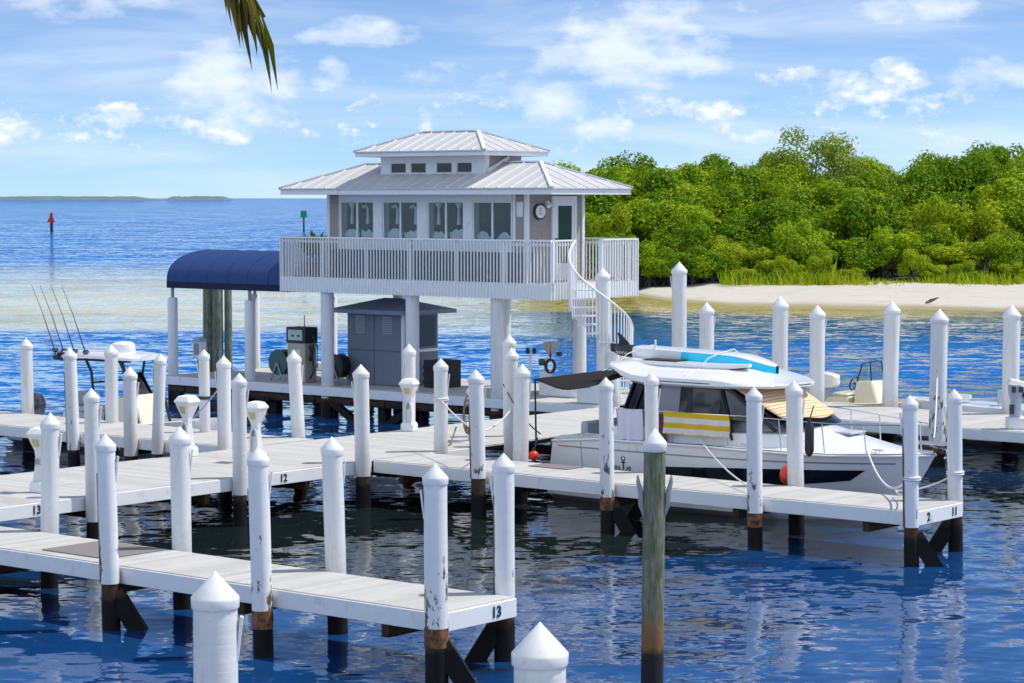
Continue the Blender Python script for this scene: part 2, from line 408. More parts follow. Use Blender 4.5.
def stripes(name, cols, period, axis, cdir=None):
    """woven stripes across a local direction (dock frame vector axis)"""
    m, h, b = newmat(name)
    g = h.n('ShaderNodeNewGeometry').outputs['Position']
    d = h.n('ShaderNodeVectorMath', operation='DOT_PRODUCT'); h.put(d.inputs[0], g); h.put(d.inputs[1], axis)
    t = h.m('FRACT', h.m('DIVIDE', d.outputs['Value'], period))
    cr = h.n('ShaderNodeValToRGB'); cr.color_ramp.interpolation = 'CONSTANT'
    els = cr.color_ramp.elements
    while len(els) > 1: els.remove(els[-1])
    els[0].position = 0; els[0].color = (*cols[0][1], 1)
    for p, c in cols[1:]:
        e = els.new(p); e.color = (*c, 1)
    h.put(cr.inputs[0], t)
    h.put(b.inputs['Base Color'], cr.outputs[0]); b.inputs['Roughness'].default_value = .95; b.inputs['Specular IOR Level'].default_value = .1
    return m
YEL, WHT = (.68,.44,.03), (.70,.68,.62)
M['towel_yellow'] = stripes('yellow_striped_towel', [(0, YEL), (.48, WHT)], .205, (0.0, 0.0, 1.0))
M['cover'] = stripes('orange_striped_cloth', [(0,(.70,.60,.44)), (.26,(.62,.27,.12)), (.38,(.72,.60,.44)), (.58,(.70,.46,.12)), (.74,(.72,.62,.48)), (.9,(.55,.20,.14))], .23, (-.45*UX*1.0, -.45*UY*1.0, 1.0))
def leaf_mat(name, c1, c2, c3, trans=.4):
    m = bpy.data.materials.new(name); m.use_nodes = True; nt = m.node_tree; nt.nodes.clear(); h = NT(nt)
    g = h.n('ShaderNodeNewGeometry'); p = g.outputs['Position']
    n = h.noise(p, .55, 4, .6).outputs[0]
    oi = h.n('ShaderNodeObjectInfo').outputs['Random']
    c = h.mix(h.ss(h.m('ADD', n, h.m('MULTIPLY', h.m('SUBTRACT', oi, .5), .42)), .36, .64), c1, c2)
    c = h.mix(h.m('MULTIPLY', h.ss(g.outputs['Random Per Island'], .55, 1.0), .7), c, c3)
    df = h.n('ShaderNodeBsdfPrincipled', i_Roughness=.6); h.put(df.inputs['Base Color'], c); df.inputs['Specular IOR Level'].default_value = .15
    tl = h.n('ShaderNodeBsdfTranslucent', i_Color=h.mix(.5, c, (.22,.30,.0)))
    mx = h.n('ShaderNodeMixShader', i_0=trans, i_1=df.outputs[0], i_2=tl.outputs[0])
    h.n('ShaderNodeOutputMaterial', i_Surface=mx.outputs[0])
    return m
M['leaf'] = leaf_mat('mangrove_leaves', (.088,.225,.006), (.32,.47,.008), (.46,.52,.03))
M['leaf_airy'] = leaf_mat('thin_olive_leaves', (.18,.27,.025), (.27,.35,.04), (.34,.41,.06))
M['leaf_yellow'] = leaf_mat('yellow_green_leaves', (.24,.38,.008), (.40,.48,.014), (.5,.54,.03))
M['grass'] = leaf_mat('beach_grass', (.30,.46,.008), (.52,.56,.02), (.66,.58,.08), .55)
M['palm'] = leaf_mat('palm_leaflets', (.07,.07,.014), (.13,.11,.02), (.30,.22,.06), .3)
M['plant'] = leaf_mat('potted_leaves', (.20,.28,.01), (.32,.36,.015), (.35,.4,.02))
# ------------------------------------------------------------------ water, beach, far shore
def interp(x, P):
    if x <= P[0][0]: return P[0][1]
    for (x0, y0), (x1, y1) in zip(P, P[1:]):
        if x <= x1: return y0 + (y1-y0)*(x-x0)/(x1-x0)
    return P[-1][1]
SHORE = [(-40,215),(-6,190),(1,166),(6.0,159),(7.2,148),(8.6,137.5),(11.7,132.4),(15.7,129),(20.8,126.6),(27.2,125.3),(45,124),(70,128),(140,140)]
def water_mat():
    m, h, b = newmat('sea_water')
    g = h.n('ShaderNodeNewGeometry').outputs['Position']; x, y, z = h.sep(g)
    big = h.noise(h.xyz(h.m('MULTIPLY', x, .012), h.m('MULTIPLY', y, .03), 0.0), 1.0, 5, .6).outputs[0]
    mid = h.noise(h.xyz(h.m('MULTIPLY', x, .06), h.m('MULTIPLY', y, .12), 2.0), 1.0, 5, .6).outputs[0]
    # bottom colour showing through: deep blue channel, pale sand bar, tan shoal; reflections painted in below
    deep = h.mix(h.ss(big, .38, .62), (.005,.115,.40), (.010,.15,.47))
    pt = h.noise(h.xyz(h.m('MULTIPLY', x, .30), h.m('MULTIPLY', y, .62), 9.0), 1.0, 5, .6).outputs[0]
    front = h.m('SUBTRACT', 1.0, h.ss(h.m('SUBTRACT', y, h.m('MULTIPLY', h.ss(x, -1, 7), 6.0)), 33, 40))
    refl_mask = h.ss(h.m('ADD', pt, h.m('MULTIPLY', h.m('SUBTRACT', front, .5), .34)), .43, .66)
    near_refl = h.mix(refl_mask, (.010,.017,.018), (.006,.052,.175))  # dark dock reflections and blue sky reflections painted into the near water
    c = h.mix(h.ss(h.m('ADD', y, h.m('MULTIPLY', mid, 24.0)), 58, 88), near_refl, deep)
    yj = h.m('ADD', y, h.m('ADD', h.m('MULTIPLY', h.m('SUBTRACT', mid, .5), 14.0), h.m('MULTIPLY', h.m('SUBTRACT', big, .5), 30.0)))
    bar = h.m('MULTIPLY', h.ss(yj, 99, 111), h.m('SUBTRACT', 1.0, h.ss(yj, 140, 240)))
    bar = h.m('MULTIPLY', bar, h.m('SUBTRACT', 1.0, h.ss(x, 1.0, 6.0)))
    c = h.mix(h.m('MULTIPLY', bar, .96), c, h.mix(h.ss(mid, .35, .65), (.40,.42,.34), (.56,.55,.42)))
    sho = h.m('MULTIPLY', h.ss(h.m('ADD', yj, h.m('MULTIPLY', x, .55)), 123, 132), h.m('MULTIPLY', h.ss(x, -4, 2), h.m('SUBTRACT', 1.0, h.ss(x, 15, 34))))
    sho = h.m('MULTIPLY', sho, h.m('SUBTRACT', 1.0, h.ss(y, 170, 200)))
    mangrove_refl = h.m('MULTIPLY', h.m('MULTIPLY', h.ss(y, 84, 112), h.m('SUBTRACT', 1.0, h.ss(y, 128, 150))), h.ss(x, -8, 6))
    c = h.mix(h.m('MULTIPLY', mangrove_refl, .85), c, (.018,.075,.095))  # mangrove reflection painted in as a dark green band
    c = h.mix(h.m('MULTIPLY', sho, .95), c, h.mix(h.ss(mid, .35, .65), (.30,.24,.035), (.40,.34,.09)))
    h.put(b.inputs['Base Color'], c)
    b.inputs['Roughness'].default_value = .035; b.inputs['IOR'].default_value = 1.333
    def slope(vec, sc, det): return h.vm('SUBTRACT', h.noise(vec, sc, det, .5).outputs['Color'], (.5, .5, .5))
    sv = h.xyz(h.m('MULTIPLY', x, .62), y, 0.0)
    a = h.vm('SCALE', slope(sv, 1.5, 3), scale=.42)
    bb = h.vm('SCALE', slope(sv, 5.0, 2), scale=.36)
    cc = h.vm('SCALE', slope(h.xyz(h.m('MULTIPLY', x, .35), y, 4.0), .22, 3), scale=.20)
    tot = h.vm('ADD', h.vm('ADD', a, bb), cc)
    calm = h.m('ADD', .42, h.m('MULTIPLY', h.ss(y, 46, 100), 3.4))
    gust = h.m('ADD', .75, h.m('MULTIPLY', h.ss(mid, .35, .65), .5))
    tx, ty, tz = h.sep(tot)
    k = h.m('MULTIPLY', calm, gust)
    nrm = h.vm('NORMALIZE', h.xyz(h.m('MULTIPLY', tx, k), h.m('SUBTRACT', h.m('MULTIPLY', ty, k), h.m('MULTIPLY', h.ss(y, 60, 110), .10)), 1.0))
    h.put(b.inputs['Specular IOR Level'], h.m('SUBTRACT', 1.0, h.m('MULTIPLY', h.ss(y, 48, 85), .76)))
    h.put(b.inputs['Normal'], nrm)
    return m
M['water'] = water_mat()
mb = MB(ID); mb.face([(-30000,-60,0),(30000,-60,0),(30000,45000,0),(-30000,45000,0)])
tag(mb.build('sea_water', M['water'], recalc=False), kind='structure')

def sand_mat():
    m, h, b = newmat('beach_sand')
    g = h.n('ShaderNodeNewGeometry').outputs['Position']; x, y, z = h.sep(g)
    n = h.noise(h.xyz(h.m('MULTIPLY', x, .25), h.m('MULTIPLY', y, 1.0), 0.0), 1.2, 6, .65).outputs[0]
    c = h.mix(n, (.44,.40,.34), (.58,.545,.48))
    wr = h.noise(h.xyz(h.m('MULTIPLY', x, .5), h.m('MULTIPLY', y, 2.2), 5.0), 1.3, 6, .75).outputs[0]
    c = h.mix(h.m('MULTIPLY', h.ss(wr, .56, .66), .75), c, (.20,.17,.13))
    c = h.mix(h.ss(z, .16, .03), c, (.30,.25,.13))
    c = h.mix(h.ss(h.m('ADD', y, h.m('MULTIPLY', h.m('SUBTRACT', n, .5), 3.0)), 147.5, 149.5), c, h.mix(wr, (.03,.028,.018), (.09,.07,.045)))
    h.put(b.inputs['Base Color'], c); b.inputs['Roughness'].default_value = .95
    return m
M['sand'] = sand_mat()
def beach_pt(u, v):
    x = 1.5 + 118*u
    ys = interp(x, SHORE) + .8*math.sin(x*.9) + .5*math.sin(x*2.3+1)
    d = -9 + 75*v**1.6
    z = .034*d if d < 0 else min(.034*d, .72) + .05*math.sin(x*.5+d*.4)*min(1, d/5)
    return (x, ys+d, z)
mb = MB(ID); mb.grid(beach_pt, 110, 34)
tag(mb.build('beach_sand', M['sand'], smooth=True, recalc=False), kind='structure')
mb = MB(ID); mb.box(-40, 30, -40, 11.5, -.6, .9)
tag(mb.build('shore_ground', M['ground']), kind='structure')

def isle(x0, x1, y, seed, name):
    r = random.Random(seed); mb = MB(ID); n = 90; P = []
    hh = 12
    for i in range(n+1):
        t = i/n; e = min(1, t*9, (1-t)*9)
        hh = .75*hh + .25*r.uniform(7.5, 12.5)
        P.append((x0+(x1-x0)*t, e*hh))
    R = []
    for x, z in P: R.append([(x, y-60, -1), (x, y-20, z*.8+.2), (x, y+40, z+.3), (x, y+160, z*.6), (x, y+190, -1)])
    mb.rings(R, close=False, cap=False)
    return mb
m_isle = mat('hazed_distant_trees', (.11,.17,.19), .9, var=.25, vs=.02)  # distance haze painted into the trees as blue grey
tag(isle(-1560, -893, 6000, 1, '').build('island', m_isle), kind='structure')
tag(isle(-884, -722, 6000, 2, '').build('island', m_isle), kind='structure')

# channel markers
def marker(X, Y, kind):
    loc = Vector((X, Y, 0))
    if kind == 'red':
        t = thing('channel_marker', 'red triangular channel marker on a dark post in open water', 'channel marker', loc)
        mb = MB(ID); mb.lathe(X, Y, [(.28,-1),(.26,2.2),(.24,3.1)], 10); mb.build('post', M['dark'], t)
        mb = MB(ID)
        mb.rings([[(X-.72,Y-.3,1.7),(X+.72,Y-.3,1.7),(X+.12,Y-.3,3.05),(X-.12,Y-.3,3.05)],[(X-.72,Y-.34,1.7),(X+.72,Y-.34,1.7),(X+.12,Y-.34,3.05),(X-.12,Y-.34,3.05)]]); mb.build('red_board', M['red_sign'], t)
        mb = MB(ID); mb.lathe(X, Y, [(.28,3.1),(.30,3.3),(.15,3.5)], 8); mb.build('lantern', M['red_sign'], t)
    else:
        t = thing('channel_marker', 'green square channel marker on a thin post beyond the dock house', 'channel marker', loc)
        mb = MB(ID); mb.lathe(X, Y, [(.16,-1),(.15,3.0)], 10); mb.build('post', M['dark'], t)
        mb = MB(ID); mb.box(X-.55, X+.55, Y-.26, Y-.2, 2.55, 3.75); mb.build('green_board', M['green_sign'], t)
marker(-81.4, 416.8, 'red'); marker(-36.8, 416.8, 'green')

# ------------------------------------------------------------------ mangroves
def leaf_mesh(name, seed, rx, ry, rz, nlobe, nleaf, size, mt, low=0.12, airy=0.0):
    r = np.random.RandomState(seed)
    lob = []
    for i in range(nlobe):
        th = r.uniform(0, 2*np.pi); ph = np.arccos(r.uniform(-.35, 1))
        k = r.uniform(.55, .85)
        lob.append((rx*k*np.cos(th)*np.sin(ph), ry*k*np.sin(th)*np.sin(ph), rz*(low+.5*(1-low)) + rz*.5*(1-low)*k*np.cos(ph), r.uniform(.24, .42)))
    lob = np.array(lob)
    idx = r.randint(0, nlobe, nleaf); L = lob[idx]
    d = r.normal(size=(nleaf, 3)); d /= np.linalg.norm(d, axis=1)[:, None]
    rad = r.uniform(.45 if airy else .72, 1.08, nleaf)*(1+.18*np.sin(7*d[:, 0]+idx)*np.cos(6*d[:, 2]+2*idx))
    sc = L[:, 3]*np.array([min(rx, ry)]*1)[0]
    c = L[:, :3] + d*(rad*sc)[:, None]*np.array([1.05, 1.05, .8])
    keep = c[:, 2] > .15
    c, d = c[keep], d[keep]; n = len(c)
    nrm = d + r.normal(size=(n, 3))*.55 + np.array([0, 0, .35]); nrm /= np.linalg.norm(nrm, axis=1)[:, None]
    t = np.cross(nrm, r.normal(size=(n, 3))); t /= np.linalg.norm(t, axis=1)[:, None]; b = np.cross(nrm, t)
    s = (r.uniform(.6, 1.25, n)*size)[:, None]
    V = np.empty((n, 4, 3)); V[:, 0] = c - t*s; V[:, 1] = c + b*s*.52 + nrm*s*.12; V[:, 2] = c + t*s; V[:, 3] = c - b*s*.52 + nrm*s*.12
    me = bpy.data.meshes.new(name)
    me.vertices.add(n*4); me.vertices.foreach_set('co', V.reshape(-1))
    me.loops.add(n*4); me.loops.foreach_set('vertex_index', np.arange(n*4))
    me.polygons.add(n); me.polygons.foreach_set('loop_start', np.arange(0, n*4, 4)); me.polygons.foreach_set('loop_total', np.full(n, 4))
    me.update(calc_edges=True); me.materials.append(mt)
    return me, lob
def tree_proto(seed, rx, ry, rz, nlobe, nleaf, size, mt, low=.1, airy=0, trunkr=.11, bark='bark'):
    me, lob = leaf_mesh('crown', seed, rx, ry, rz, nlobe, nleaf, size, mt, low, airy)
    r = random.Random(seed); mb = MB(ID)
    mb.tube([(0,0,-.4),(.1,.05,rz*.25),(0,.1,rz*.55)], [trunkr*1.3, trunkr, trunkr*.6], 7)
    for L in lob[:14]:
        x, y, z = float(L[0]), float(L[1]), float(L[2])
        mb.tube([(0.05,.05,rz*r.uniform(.12,.4)), (x*.5, y*.5, z*.6+.1), (x*.95, y*.95, z)], [trunkr*.55, trunkr*.4, trunkr*.15], 5)
    for k in range(7):                                   # prop roots
        a = r.uniform(0, 6.28); d = r.uniform(.5, 1.2)
        mb.tube([(0,0,rz*.2), (d*.6*math.cos(a), d*.6*math.sin(a), rz*.13), (d*math.cos(a), d*math.sin(a), -.4)], [trunkr*.4]*3, 5)
    off = Vector((0,0,0))
    tm = bpy.data.meshes.new('trunk'); tm.from_pydata([tuple(v) for v in mb.v], [], mb.f); tm.update(); tm.materials.append(M[bark])
    return me, tm
def place_tree(pro, name, label, cat, group, x, y, z, s, sz, rz_):
    t = thing(name, label, cat, (x, y, z), group); t.scale = (s, s, s*sz); t.rotation_euler = (0, 0, rz_)
    for nm, me in (('crown', pro[0]), ('trunk', pro[1])):
        o = bpy.data.objects.new(nm, me); C.objects.link(o); o.parent = t
    return t
PB = [tree_proto(11+i, 3.0, 2.8, 7.0, 30, 11000, .125, M['leaf'], .05) for i in range(4)]
PF = [tree_proto(31+i, 2.3, 2.0, 4.2, 22, 7500, .115, M['leaf'], .02) for i in range(3)]
PY = [tree_proto(51+i, 2.0, 1.8, 3.6, 18, 5200, .11, M['leaf_yellow'], .02) for i in range(2)]
PA = tree_proto(71, 4.0, 3.4, 10.6, 24, 5200, .12, M['leaf_airy'], .45, airy=1, trunkr=.16)
rt = random.Random(5)
def topz(x, y):   # crown height seen along the photographed outline
    return interp(x/y*100, [(1.5,7.6),(3.5,8.7),(6,8.6),(9,8.5),(11.5,8.6),(13.5,8.8),(15.5,8.6),(17,8.5),(19,9.1),(22,9.9),(40,10)])
n = 0
for row, (y0, y1, step) in enumerate([(168,174,3.4),(160,165,3.1)]):
    x = 3.6 if row == 1 else 4.2
    while x < 58:
        y = rt.uniform(y0, y1); p = PB[n % 4]; n += 1
        hgt = topz(x, y)*rt.uniform(.93, 1.05)*(1.03 if row == 0 else .93)
        place_tree(p, 'mangrove_tree', 'tall dense mangrove at the back of the thicket behind the beach', 'mangrove', 'tall mangroves at the back of the thicket',
                   x+rt.uniform(-.5,.5), y, .6, rt.uniform(.9,1.12), 1, rt.uniform(0,6.28)).scale.z = hgt/7.0
        x += step*rt.uniform(.85, 1.15)
x = 4.0
while x < 56:                                            # middle row
    y = rt.uniform(153, 158); p = (PB+PF+PY)[n % 9]; n += 1
    hh = rt.uniform(4.8, 6.6)
    t = place_tree(p, 'mangrove_tree', 'rounded mangrove in the middle of the thicket, lower than those behind', 'mangrove', 'rounded mangroves in the middle of the thicket',
               x, y, .5, rt.uniform(.9,1.1), 1, rt.uniform(0,6.28)); t.scale.z = hh/(7.0 if p in PB else 4.2 if p in PF else 3.6)
    x += rt.uniform(2.3, 3.1)
x = 4.6
while x < 57:
    y = rt.uniform(157.5, 160.5); p = PB[n % 4]; n += 1
    t = place_tree(p, 'mangrove_tree', 'rounded mangrove in the middle of the thicket, lower than those behind', 'mangrove', 'rounded mangroves in the middle of the thicket', x, y, .5, rt.uniform(.95,1.15), 1, rt.uniform(0,6.28))
    t.scale.z = rt.uniform(6.6, 7.6)/7.0; x += rt.uniform(2.8, 3.5)
x = 9.0
while x < 54:                                            # understory closing the gaps low down
    y = rt.uniform(151.5, 154); p = PF[n % 3]; n += 1
    t = place_tree(p, 'mangrove_bush', 'low dark green mangrove bush at the front of the thicket', 'bush', 'low mangrove bushes along the thicket', x, y, .3, rt.uniform(.9,1.15), 1, rt.uniform(0,6.28))
    t.scale.z = rt.uniform(.6, .8); x += rt.uniform(2.2, 3.0)
for k, (x, y) in enumerate(((7.4,151.2),(8.8,150.2),(10.1,149.6),(11.4,149.2),(12.6,149.0))):
    t = place_tree(PF[k % 3], 'mangrove_bush', 'low dark green mangrove bush at the front of the thicket', 'bush', 'low mangrove bushes along the thicket', x, y, .3, .8, 1, k*1.7); t.scale.z = .62
x = 4.8
while x < 52:                                            # front row
    y = max(149.5, interp(x, SHORE)+rt.uniform(.5, 2)) if x < 8 else rt.uniform(149.5, 152)
    k = rt.random(); p = PY[n % 2] if k < .28 else PF[n % 3]; n += 1
    ye = p in PY
    t = place_tree(p, 'mangrove_bush', 'yellow green bush at the front of the thicket by the sand' if ye else 'low dark green mangrove bush at the front of the thicket', 'bush',
               'yellow green bushes along the thicket' if ye else 'low mangrove bushes along the thicket', x, y, .35, rt.uniform(.8,1.15), 1, rt.uniform(0,6.28))
    t.scale.z = rt.uniform(.72, 1.08)
    x += rt.uniform(1.8, 2.7)
t = place_tree(PA, 'airy_tree', 'tall airy olive green tree rising above the mangroves, sky showing through', 'tree', None, 20.6, 166, .6, 1.12, 1, .6)
t.scale.z = 10.3/10.6
# grass along the top of the beach
rg = np.random.RandomState(3); GV = []; GF = []
for i in range(9000):
    x = rg.uniform(13, 60); 
    dens = .5+.5*math.sin(x*.55+1)*math.sin(x*.21)
    y = 145.6 + abs(rg.normal())*1.9 if rg.rand() > .07 else 145.8 - abs(rg.normal())*1.3*(.6+.4*math.sin(x*1.9))
    if rg.rand() > .35+.65*dens: continue
    hgt = .8*rg.uniform(.2, 1.0)**1.5*(.5+1.3*max(0, dens))*(1.5 if rg.rand() < .06 else 1); z = .62; w = .035
    a = rg.uniform(0, 6.28); lx, ly = rg.normal()*.28*hgt, rg.normal()*.28*hgt
    k = len(GV); dx_, dy_ = w*math.cos(a), w*math.sin(a)
    GV += [(x-dx_,y-dy_,z),(x+dx_,y+dy_,z),(x+lx*.4+dx_*.8,y+ly*.4+dy_*.8,z+hgt*.6),(x+lx,y+ly,z+hgt),(x+lx*.4-dx_*.8,y+ly*.4-dy_*.8,z+hgt*.6)]
    GF.append((k,k+1,k+2,k+3,k+4))
gm = bpy.data.meshes.new('beach_grass'); gm.from_pydata(GV, [], GF); gm.update(); gm.materials.append(M['grass'])
go = bpy.data.objects.new('beach_grass', gm); C.objects.link(go)
tag(go, 'yellow green grass growing along the top of the white beach', 'grass', kind='stuff')
# a few shrubs standing in the grass
for i, (x, hh) in enumerate([(14.6,1.2),(17.0,1.9),(18.2,1.4),(19.4,2.2),(21.3,1.2),(25.2,2.3),(26.4,1.5),(28.3,1.6),(31.4,1.6),(35.0,1.8)]):
    t = place_tree(PY[i % 2], 'beach_shrub', 'small bright shrub standing in the grass above the beach', 'shrub', 'bright shrubs in the beach grass', x, 147.6, .5, .5, 1, i*1.3)
    t.scale.z = hh/3.6
mb = MB(ID); mb.tube([(22.9,130.3,.2),(23.2,130.4,.32),(23.6,130.2,.5)], [.05,.11,.03], 6)
tag(mb.build('driftwood', M['drift']), 'small dark piece of driftwood lying on the white beach', 'driftwood')

# ------------------------------------------------------------------ palm with its frond tip hanging into the top of the view
def palm():
    base = Vector((-5.2, 10.6, .9)); t = thing('palm_tree', 'palm with narrow olive leaflets hanging down at the top of the view', 'palm', base)
    top = Vector((-4.3, 11.6, 9.4)); mb = MB(ID)
    P = [tuple(base.lerp(top, k/10) + Vector((.35*math.sin(k/10*3.14), 0, 0))) for k in range(11)]
    mb.tube(P, [.2-.008*k for k in range(11)], 10); mb.build('trunk', M['palm_bark'], t, smooth=True)
    r = random.Random(4)
    dirs = [(.775, .632)] + [(math.cos(a), math.sin(a)) for a in (1.9, 2.6, 3.3, 4.0, 4.7)]
    for k, (dx_, dy_) in enumerate(dirs):
        d = Vector((dx_, dy_, 0)).normalized(); Lf = 3.67 if k == 0 else 2.4
        mb = MB(ID); R = []
        for i in range(13):
            s = i/12; p = top + d*(Lf*s) + Vector((0, 0,   .9*s - (3.24 if k == 0 else 1.6)*s*s))
            R.append(p)
        mb.tube([tuple(p) for p in R], [.035*(1-.8*i/12)+.004 for i in range(13)], 6)
        side = Vector((-d.y, d.x, 0))
        for i in range(4 if k else 60, 70 if k else 90):
            s = i/(70 if k else 90); q = s*12; j = min(11, int(q)); p = R[j].lerp(R[j+1], q-j)
            for sg in (-1, 1):
                ln = (.75*(1-.35*s))*r.uniform(.75, 1.1) if k else (.66*(1-.15*s))*r.uniform(.5, 1.05)
                dv = (side*sg*.10 + d*.15 + Vector((0, 0, -1)) + Vector((r.uniform(-.06,.06), r.uniform(-.06,.06), 0))).normalized()
                w = .013
                m1 = p + dv*ln*.45 + side*sg*.05; e = p + dv*ln
                ax = d*w
                mb.face([tuple(p-ax*.5), tuple(p+ax*.5), tuple(m1+ax), tuple(e), tuple(m1-ax)])
        mb.build('frond', M['palm'], t, recalc=False)
palm()
# ------------------------------------------------------------------ docks
def board_run(mb, along, l0, l1, w0, w1, zt=.88, pitch=.145, th=.035):
    n = max(1, int(round((l1-l0)/pitch))); p = (l1-l0)/n
    for i in range(n):
        q0, q1 = l0+i*p+.001, l0+(i+1)*p-.0025
        if along == 'a': mb.box(q0, q1, w0, w1, zt-th, zt)
        else: mb.box(w0, w1, q0, q1, zt-th, zt)
def dock(name, label, along, l0, l1, w0, w1, faces, cells=None):
    """faces: list of (x0,x1,y0,y1) fascia boxes in the dock frame"""
    t = thing(name, label, 'dock', W((l0+l1)/2 if along == 'a' else (w0+w1)/2, (w0+w1)/2 if along == 'a' else (l0+l1)/2, 0))
    mb = MB(); board_run(mb, along, l0, l1, w0, w1); mb.build('deck_boards', M['deck'], t)
    mb = MB()
    for (x0, x1, y0, y1) in faces: mb.box(x0, x1, y0, y1, .63, .865)
    mb.build('fascia', M['white'], t, bev=.006)
    mb = MB(); q = l0 + .6
    while q < l1 - .2:
        if along == 'a': mb.box(q, q+.12, w0+.04, w1-.04, .45, .63)
        else: mb.box(w0+.04, w1-.04, q, q+.12, .45, .63)
        q += 2.6
    for k in (.25, .5, .75):
        w = w0 + (w1-w0)*k
        if along == 'a': mb.box(l0+.05, l1-.05, w-.04, w+.04, .632, .843)
        else: mb.box(w-.04, w+.04, l0+.05, l1-.05, .632, .843)
    mb.build('under_beams', M['timber'], t)
    return t
t = .05
d1 = dock('finger_dock', 'front white finger dock ending in the number 13 plate', 'a', -44, -18.98, 21.80, 23.24,
          [(-44,-18.95,21.77,21.82), (-18.98,-18.93,21.823,23.217), (-44,-18.95,23.22,23.27)])
text('number', '13', .20, W(-18.922, 22.83, .745), V3, Z3, M['number'], d1)
d2 = dock('walkway_dock', 'long main walkway dock running back to the dock house, number 12 on its edge', 'b', 8, 46.15, -34.75, -31.22,
          [(-31.24,-31.19,8,33.80), (-31.24,-31.19,35.5,36.95), (-34.78,-34.73,8,33.75), (-34.78,-34.73,35.95,46.15)])
text('number', '13', .20, W(-31.182, 25.47, .745), V3, Z3, M['number'], d2)
text('number', '12', .20, W(-31.182, 31.35, .745), V3, Z3, M['number_black'], d2)
d3 = dock('finger_dock', 'white finger dock beside the cruiser, ending in numbers 2 and 11', 'a', -31.17, -19.18, 33.86, 35.43,
          [(-31.18,-19.15,33.83,33.88), (-31.18,-19.15,35.41,35.46), (-19.18,-19.13,33.883,35.407)])
text('number', '2', .20, W(-19.122, 34.25, .745), V3, Z3, M['number_black'], d3)
text('number', '11', .20, W(-19.122, 35.12, .745), V3, Z3, M['number_black'], d3)
d4 = dock('finger_dock', 'back left white finger dock in front of the fishing boat', 'a', -60, -34.8, 33.80, 35.92,
          [(-60,-34.79,33.77,33.82), (-60,-34.79,35.90,35.95)])
d6 = dock('finger_dock', 'wide white finger dock behind the cruiser, running off to the right', 'a', -34.6, -8, 46.95, 50.45,
          [(-34.58,-8,46.92,46.97), (-34.58,-8,50.43,50.48)])
d5 = dock('fuel_dock', 'white edged fuel dock under the dock house with dark beams below', 'a', -50.75, -34.85, 46.22, 50.7,
          [(-50.78,-34.83,46.19,46.24), (-50.79,-50.74,46.243,50.70), (-50.78,-34.83,50.67,50.72)])
mb = MB(); mb.box(-50.7, -45.9, 50.35, 50.66, .885, 1.12); mb.build('kerb', M['white'], d5, bev=.01)
mb = MB()
mb.box(-50.7, -36, 46.30, 46.42, .40, .60)
for a in (-50.6, -48.6, -46.6, -44.45, -42.5, -41.2, -38.6, -36.6):
    mb.lathe(*(0, 0), [(.001, 0), (.0011, .001)], 3) if False else None
    mb.box(a-.13, a+.13, 46.44, 46.7, -1.2, .62); mb.box(a-.13, a+.13, 50.2, 50.46, -1.2, .62)
for a, s in ((-50.6, 1), (-46.6, -1), (-44.3, 1), (-41.2, -1), (-38.6, 1)):
    mb.bar((a, 46.36, .5), (a+s*1.5, 46.36, -.35), .14, .2)
mb.build('timber_legs', M['timber'], d5)
# thin dark sheets that draw shadow shapes on the decks
for (a0, a1, b0, b1, lab) in ((-28.12,-27.16,34.86,35.38,'grey sheet drawing a shadow on the boat finger by the cruiser stern'),
                              (-26.85,-25.45,22.02,23.15,'dark brown grey sheet drawing a shadow across the front finger dock')):
    mb = MB(); mb.box(a0, a1, b0, b1, .884, .897); tag(mb.build('shadow_sheet', M['shadow_grey'], bev=.003), lab, 'mat')  # the 'mat' category here holds sheets standing in for deck shadows

